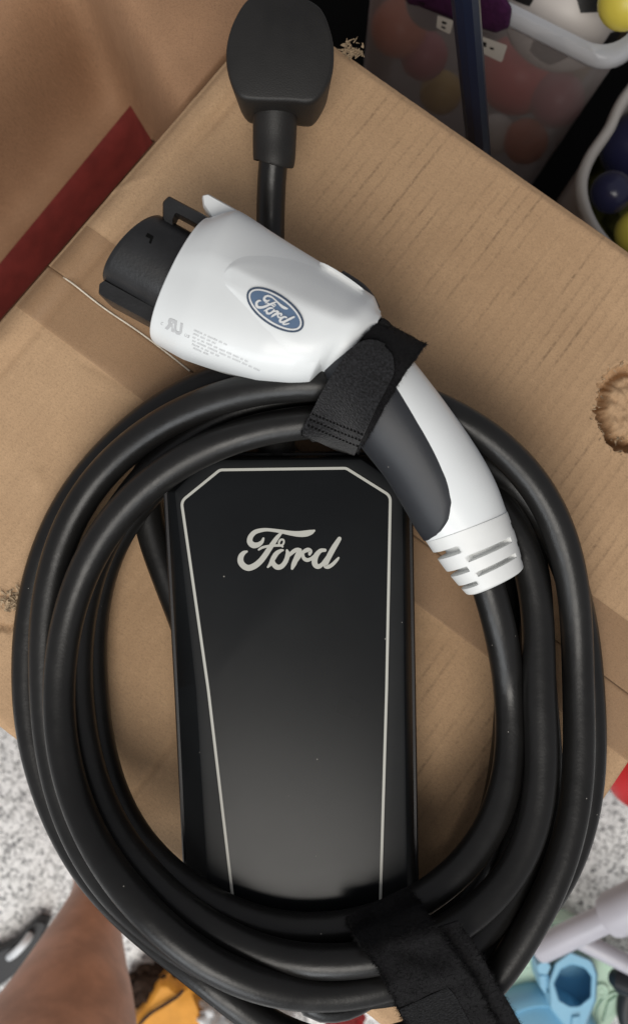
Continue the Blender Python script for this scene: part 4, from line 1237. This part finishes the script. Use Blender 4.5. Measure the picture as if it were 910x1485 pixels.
# grey tub at the right
TZ = -0.20
rimk = [(912, 132), (884, 184), (856, 226), (844, 264), (851, 304), (874, 344), (912, 380), (980, 440), (1090, 480), (1200, 420), (1250, 300), (1220, 160), (1120, 60), (1000, 40)]
closed = catmull(rimk[-2:] + rimk + rimk[:3], 8)[16:16 + 8 * len(rimk)]
tc_ = np.mean(np.array(closed), 0)
def tub_ring(f, z): return [P(TZ and (tc_[0] + (q[0] - tc_[0]) * f), tc_[1] + (q[1] - tc_[1]) * f, TZ) + Vector((0, 0, z - TZ)) for q in closed]
tub = empty('plastic_tub', tuple(P(tc_[0], tc_[1], TZ) + Vector((0, 0, FLOOR - TZ + 0.008))), 'grey plastic tub with thick rolled rim at the right edge', 'tub')
bm = bmesh.new(); add_loft(bm, [tub_ring(0.86, FLOOR + 0.009), tub_ring(0.99, TZ - 0.004), tub_ring(0.94, TZ - 0.004), tub_ring(0.82, FLOOR + 0.016)], (True, True))
bmesh.ops.triangulate(bm, faces=[f for f in bm.faces if len(f.verts) > 4])
keep(from_bm('wall', bm, M['tub'], sharp=40), tub)
bm = bmesh.new(); vsr = [tub_ring(f, zz) for f, zz in ((0.935, TZ - 0.012), (1.0, TZ - 0.018), (1.045, TZ - 0.012), (1.055, TZ - 0.004), (1.03, TZ + 0.002), (0.975, TZ + 0.002), (0.945, TZ - 0.003), (0.935, TZ - 0.012))]
add_loft(bm, vsr, (False, False)); keep(from_bm('rim', bm, M['tub']), tub)
tag(crumple('olive_cloth', (1000, 300), (150, 150, 0.05), -0.40, M['olive'], 31, amp=0.35), 'olive green cloth bundled in the grey tub', 'cloth')
ball('navy_ball', P(886, 279, -0.235), 0.0150, M['navyball'], 'shiny dark blue ball just inside the grey tub rim', 'balls in the grey tub')
ball('yellow_ball', P(924, 336, -0.245), 0.0165, M['yellow'], 'yellow ball by the grey tub rim at the right edge', 'balls in the grey tub')
ball('navy_ball', P(918, 215, -0.30), 0.026, M['navyball'], 'dark navy ball deeper in the grey tub', 'balls in the grey tub')

# ================================================================== FLOOR THINGS
ball('red_ball', P(935, 1118, -0.44), 0.036, M['red'], 'red ball on the floor beyond the box edge at the right', None)

# toy with mint base and blue socket
toy = empty('plastic_toy', tuple(P(810, 1440, FLOOR)), 'mint green and blue plastic toy on the speckled floor', 'toy')
ol = rounded([(762, 1372, 10), (792, 1326, 10), (822, 1336, 8), (852, 1352, 20), (898, 1398, 30), (912, 1450, 30), (880, 1500, 30), (800, 1560, 40), (690, 1540, 30), (690, 1440, 40), (735, 1405, 20)], 5)
base = keep(prism('base', ol, [(-0.55, -4), (-0.545, 0), (-0.512, 0), (-0.507, -2), (-0.505, -6), (-0.505, -12)], M['mint'], sharp=30), toy)
for fu, fv in ((765, 1398), (871, 1437), (888, 1395), (720, 1470)):
    c = P(fu, fv, -0.503)
    bm = bmesh.new(); add_lathe(bm, c, (0, 0, 1), [(-0.003, .0075), (0, .0075), (.0012, .0066), (.0012, .0045), (.0004, .0042), (.0004, .003), (.001, .0026)])
    bx = from_bm('screw_boss', bm, M['mint'], sharp=30); bx.parent = base
for i in range(6):
    t = i / 5
    a, b = P(872 + 8 * t, 1482 - 26 * t, -0.503), P(893 + 2 * t, 1466 - 22 * t, -0.503)
    bm = bmesh.new(); add_tube(bm, [a, a.lerp(b, .1), a.lerp(b, .9), b], [0.0008, 0.0014, 0.0014, 0.0008], 8); bx = from_bm('vent_rib', bm, M['mint']); bx.parent = base
k = [P(*q, -0.503) for q in catmull([(868, 1486), (866, 1466), (874, 1450), (890, 1440), (898, 1446)], 6)]
bm = bmesh.new(); add_tube(bm, k, 0.0013, 8); bx = from_bm('vent_surround', bm, M['mint']); bx.parent = base
for da in (0, 10):
    k = [P(u + da, v - da * 0.1, -0.504) for u, v in ((787, 1330), (796, 1346), (806, 1360), (812, 1372))]
    bm = bmesh.new(); add_tube(bm, k, 0.0012, 8); bx = from_bm('moulded_rib', bm, M['mint']); bx.parent = base
# blue socket: block with a deep round bore
so = rounded([(803, 1396, 10), (826, 1379, 8), (858, 1392, 14), (866, 1412, 10), (864, 1450, 14), (848, 1490, 10), (820, 1492, 8), (796, 1462, 10), (794, 1425, 12)], 6)
hole = []
hc = (831, 1429)
for u, v in so:
    a = math.atan2(v - hc[1], u - hc[0]); hole.append((hc[0] + 27.5 * math.cos(a), hc[1] + 30.0 * math.sin(a)))
bm = bmesh.new()
zt = -0.455
add_loft(bm, [[P(u, v, -0.508) for u, v in so], [P(u, v, zt - 0.004) for u, v in so], [P(u, v, zt) for u, v in offset_poly(so, -3)], [P(u, v, zt) for u, v in offset_poly(hole, 2)], [P(u, v, zt - 0.002) for u, v in hole], [P(hc[0] + (u - hc[0]) * 1.0, v, -0.500) for u, v in hole]])
bmesh.ops.triangulate(bm, faces=[f for f in bm.faces if len(f.verts) > 4])
soc = keep(from_bm('socket', bm, M['sky'], sharp=35), toy)
for i, (q, zz) in enumerate((([(776, 1398, 8), (792, 1392, 6), (800, 1402, 5), (794, 1416, 6), (780, 1414, 6)], -0.455), ([(780, 1414, 5), (796, 1412, 4), (803, 1436, 4), (792, 1446, 4), (782, 1432, 5)], -0.468), ([(792, 1440, 3), (808, 1436, 3), (812, 1468, 3), (798, 1464, 3)], -0.462), ([(828, 1474, 3), (842, 1472, 3), (836, 1496, 3), (826, 1494, 3)], -0.452))):
    bx = prism('clip', rounded(q, 4), [(-0.508, 0), (zz - 0.003, 0), (zz, -2)], M['sky']); bx.parent = soc; bx.matrix_parent_inverse = soc.matrix_parent_inverse.copy() if False else bx.matrix_parent_inverse
bm = bmesh.new(); c = P(775, 1512, -0.51); rings = []
for f, zz in ((1.0, 0), (0.995, 0.012), (0.97, 0.024), (0.92, 0.031), (0.84, 0.034), (0.80, 0.031), (0.74, 0.034), (0.5, 0.044), (0.25, 0.049), (0.05, 0.050)):
    rings.append([c + Vector((math.cos(2 * math.pi * j / 48) * 0.062 * f, math.sin(2 * math.pi * j / 48) * 0.062 * f, zz)) for j in range(48)])
add_loft(bm, rings); keep(from_bm('round_cap', bm, M['sky'], sharp=35), toy)

# grey tubular frame
fr_ = empty('tubular_frame', tuple(P(900, 1380, FLOOR)), 'light grey tubular metal frame lying across the mint green toy', 'frame')
a, b = P(781, 1378, -0.415), P(950, 1297, -0.36)
bm = bmesh.new(); d = (b - a).normalized()
add_lathe(bm, a, d, [(0.02, 0.0085), (0.001, 0.0095), (0, 0.0112), (0.003, 0.0122), ((b - a).length, 0.0122)])
keep(from_bm('tube', bm, M['tube'], sharp=50), fr_)
a2 = a + (b - a) * 0.60
bm = bmesh.new(); add_tube(bm, [a2, a2 + d * 0.001, a2 + d * 0.006, b + d * 0.02], [0.0130, 0.0175, 0.0195, 0.0200], 24)
keep(from_bm('sleeve', bm, M['tube'], sharp=50), fr_)
bm = bmesh.new(); add_tube(bm, [P(838, 1362, -0.44), P(842, 1364, -0.44), P(960, 1424, -0.45)], [0.006, 0.0085, 0.0085], 20)
keep(from_bm('tube', bm, M['tube'], sharp=50), fr_)
bm = bmesh.new(); wc = P(948, 1462, -0.50); rg = []
for j in range(37):
    a_ = 2 * math.pi * j / 36
    rg.append(wc + Vector((math.cos(a_) * 0.028, math.sin(a_) * 0.034, 0.0)))
add_tube(bm, rg, 0.009, 14, (False, False)); keep(from_bm('wheel', bm, M['blackrubber']), fr_)
bm = bmesh.new(); add_tube(bm, [P(893, 1418, -0.47), P(902, 1421, -0.46), P(930, 1430, -0.45)], [0.009, 0.013, 0.013], 20); keep(from_bm('wheel_hub', bm, M['blackrubber'], sharp=40), fr_)

# orange pouch, brown wad, white bags
op = empty('orange_pouch', tuple(P(245, 1470, FLOOR)), 'orange folded pouch with a dark seam near the knee', 'pouch')
po = rounded([(176, 1500, 8), (206, 1462, 10), (229, 1424, 6), (243, 1420, 6), (258, 1434, 8), (276, 1427, 6), (286, 1440, 8), (280, 1452, 10), (300, 1484, 10), (318, 1520, 10), (200, 1540, 10)], 5)
bm = bmesh.new(); rg = prism_rings(po, [(-0.545, -4), (-0.538, 0), (-0.520, 0), (-0.512, -3), (-0.508, -8)])
add_loft(bm, rg); bmesh.ops.triangulate(bm, faces=[f for f in bm.faces if len(f.verts) > 4])
bmesh.ops.subdivide_edges(bm, edges=bm.edges[:], cuts=2, use_grid_fill=True)
for vtx in bm.verts: vtx.co.z += 0.004 * mnoise.noise(vtx.co * 40)
keep(from_bm('pouch', bm, M['orange'], sharp=50), op)
k = [P(*q, -0.503) for q in catmull([(200, 1488), (218, 1470), (240, 1456), (256, 1446), (266, 1436)], 6)]
bm = bmesh.new(); add_tube(bm, k, 0.0016, 8); keep(from_bm('seam', bm, M['darkcloth']), op)
tag(crumple('brown_wad', (228, 1432), (46, 34, 0.02), -0.535, M['brown'], 41, amp=0.5), 'dark brown crumpled wad behind the orange pouch', 'cloth')
tag(crumple('plastic_bag', (312, 1478), (34, 30, 0.03), -0.525, M['bag'], 42, amp=0.8), 'crumpled white plastic bag right beside the orange pouch', 'bag', 'white bags on the floor')
tag(crumple('plastic_bag', (352, 1492), (24, 22, 0.03), -0.52, M['bag'], 43, amp=0.9), 'middle one of the crumpled white bags under the coil', 'bag', 'white bags on the floor')
tag(crumple('plastic_bag', (402, 1494), (26, 26, 0.03), -0.52, M['bag'], 44, amp=0.9), 'crumpled white bag farthest right below the coil', 'bag', 'white bags on the floor')
tag(crumple('red_cloth', (500, 1492), (30, 26, 0.03), -0.50, M['red'], 45, amp=0.5), 'scrap of red cloth at the bottom edge left of the strap', 'cloth')

# person's lower leg
per = empty('person', tuple(P(120, 1290, FLOOR)), "person's bare lower leg under dark hem standing beside the box", 'person')
leg_st = [((150, 1215), (92, 1222), -.520, .035), ((158, 1265), (104, 1258), -.485, .036), ((166, 1310), (106, 1285), -.45, .040), ((174, 1352), (88, 1322), -.41, .047), ((184, 1405), (52, 1378), -.37, .052),
          ((194, 1452), (20, 1424), -.33, .054), ((200, 1500), (-12, 1464), -.30, .055), ((206, 1560), (-50, 1510), -.26, .056), ((214, 1640), (-100, 1580), -.20, .060), ((230, 1800), (-180, 1720), -.10, .07)]
ls = interp_st(leg_st, 8)
def leg_ring(q, n=40):
    e1, e2 = q[0:2], q[2:4]; zc = q[4]
    A, B2 = P(e1[0], e1[1], zc), P(e2[0], e2[1], zc)
    c = (A + B2) / 2; h = (A - B2) / 2
    out = []
    nd = (Vector((0, 0, 1)) * 0.55 + Vector((h.y, -h.x, 0)).normalized() * -0.83).normalized()
    for j in range(n):
        a = 2 * math.pi * j / n
        out.append(c + h * math.cos(a) + nd * q[5] * 0.85 * math.sin(a))
    return out
bm = bmesh.new()
# foot runs on from the ankle towards the box
c1 = P(120, 1215, -.52)
foot = []
for d_, w_, h_, zz in ((0.13, 0.016, 0.010, FLOOR + 0.016), (0.115, 0.036, 0.016, FLOOR + 0.020), (0.07, 0.042, 0.024, FLOOR + 0.028), (0.035, 0.036, 0.034, FLOOR + 0.038)):
    cc = Vector((c1.x + d_ * 0.15, c1.y + d_ * 0.95, zz))
    foot.append([cc + Vector((1, -0.15, 0)) * w_ * math.cos(2 * math.pi * j / 40) + Vector((0, 0, 1)) * h_ * math.sin(2 * math.pi * j / 40) for j in range(40)])
add_loft(bm, foot[:] + [leg_ring(q) for q in ls])
keep(from_bm('lower_leg', bm, M['skin']), per)
hem_st = [((214, 1604), (-50, 1502), -.262, .058), ((218, 1612), (-62, 1510), -.256, .064), ((222, 1630), (-95, 1545), -.23, .070), ((236, 1700), (-160, 1640), -.15, .078), ((260, 1860), (-240, 1800), -.06, .086)]
bm = bmesh.new(); hq = interp_st(hem_st, 6); rgs = [leg_ring(q) for q in hq]
cc = sum(rgs[0], Vector()) / 40
inner = [[cc + (p - cc) * 0.90 for p in rgs[3]], [cc + (p - cc) * 0.94 for p in rgs[0]]]
for r_ in rgs:
    for j, p in enumerate(r_): p += Vector((0, 0, 0.003 * mnoise.noise(Vector((j * 0.4, p.y * 30, 0)))))
add_loft(bm, inner + rgs, (False, False))
keep(from_bm('trouser_hem', bm, M['darkcloth']), per)

# black sandal by the leg
sd = empty('rubber_sandal', tuple(P(22, 1380, FLOOR)), 'black rubber sandal with pale strip added as its highlight on the floor left of the leg', 'sandal')
ol = rounded([(70, 1338, 10), (52, 1334, 12), (20, 1368, 30), (-30, 1392, 30), (-60, 1430, 20), (-30, 1452, 20), (16, 1420, 30), (52, 1382, 20)], 5)
keep(prism('sole', ol, [(FLOOR + 0.001, -2), (FLOOR + 0.004, 0), (FLOOR + 0.018, 0), (FLOOR + 0.022, -3)], M['blackrubber']), sd)
k = [P(*q) for q in catmull([(14, 1388, -.53), (22, 1382, -.515), (32, 1372, -.51), (40, 1362, -.515), (44, 1356, -.53)], 6)]  # pale raised strip imitating a white highlight on the black rubber
bm = bmesh.new(); add_tube(bm, k, 0.0040, 12); keep(from_bm('strap', bm, M['bag']), sd)
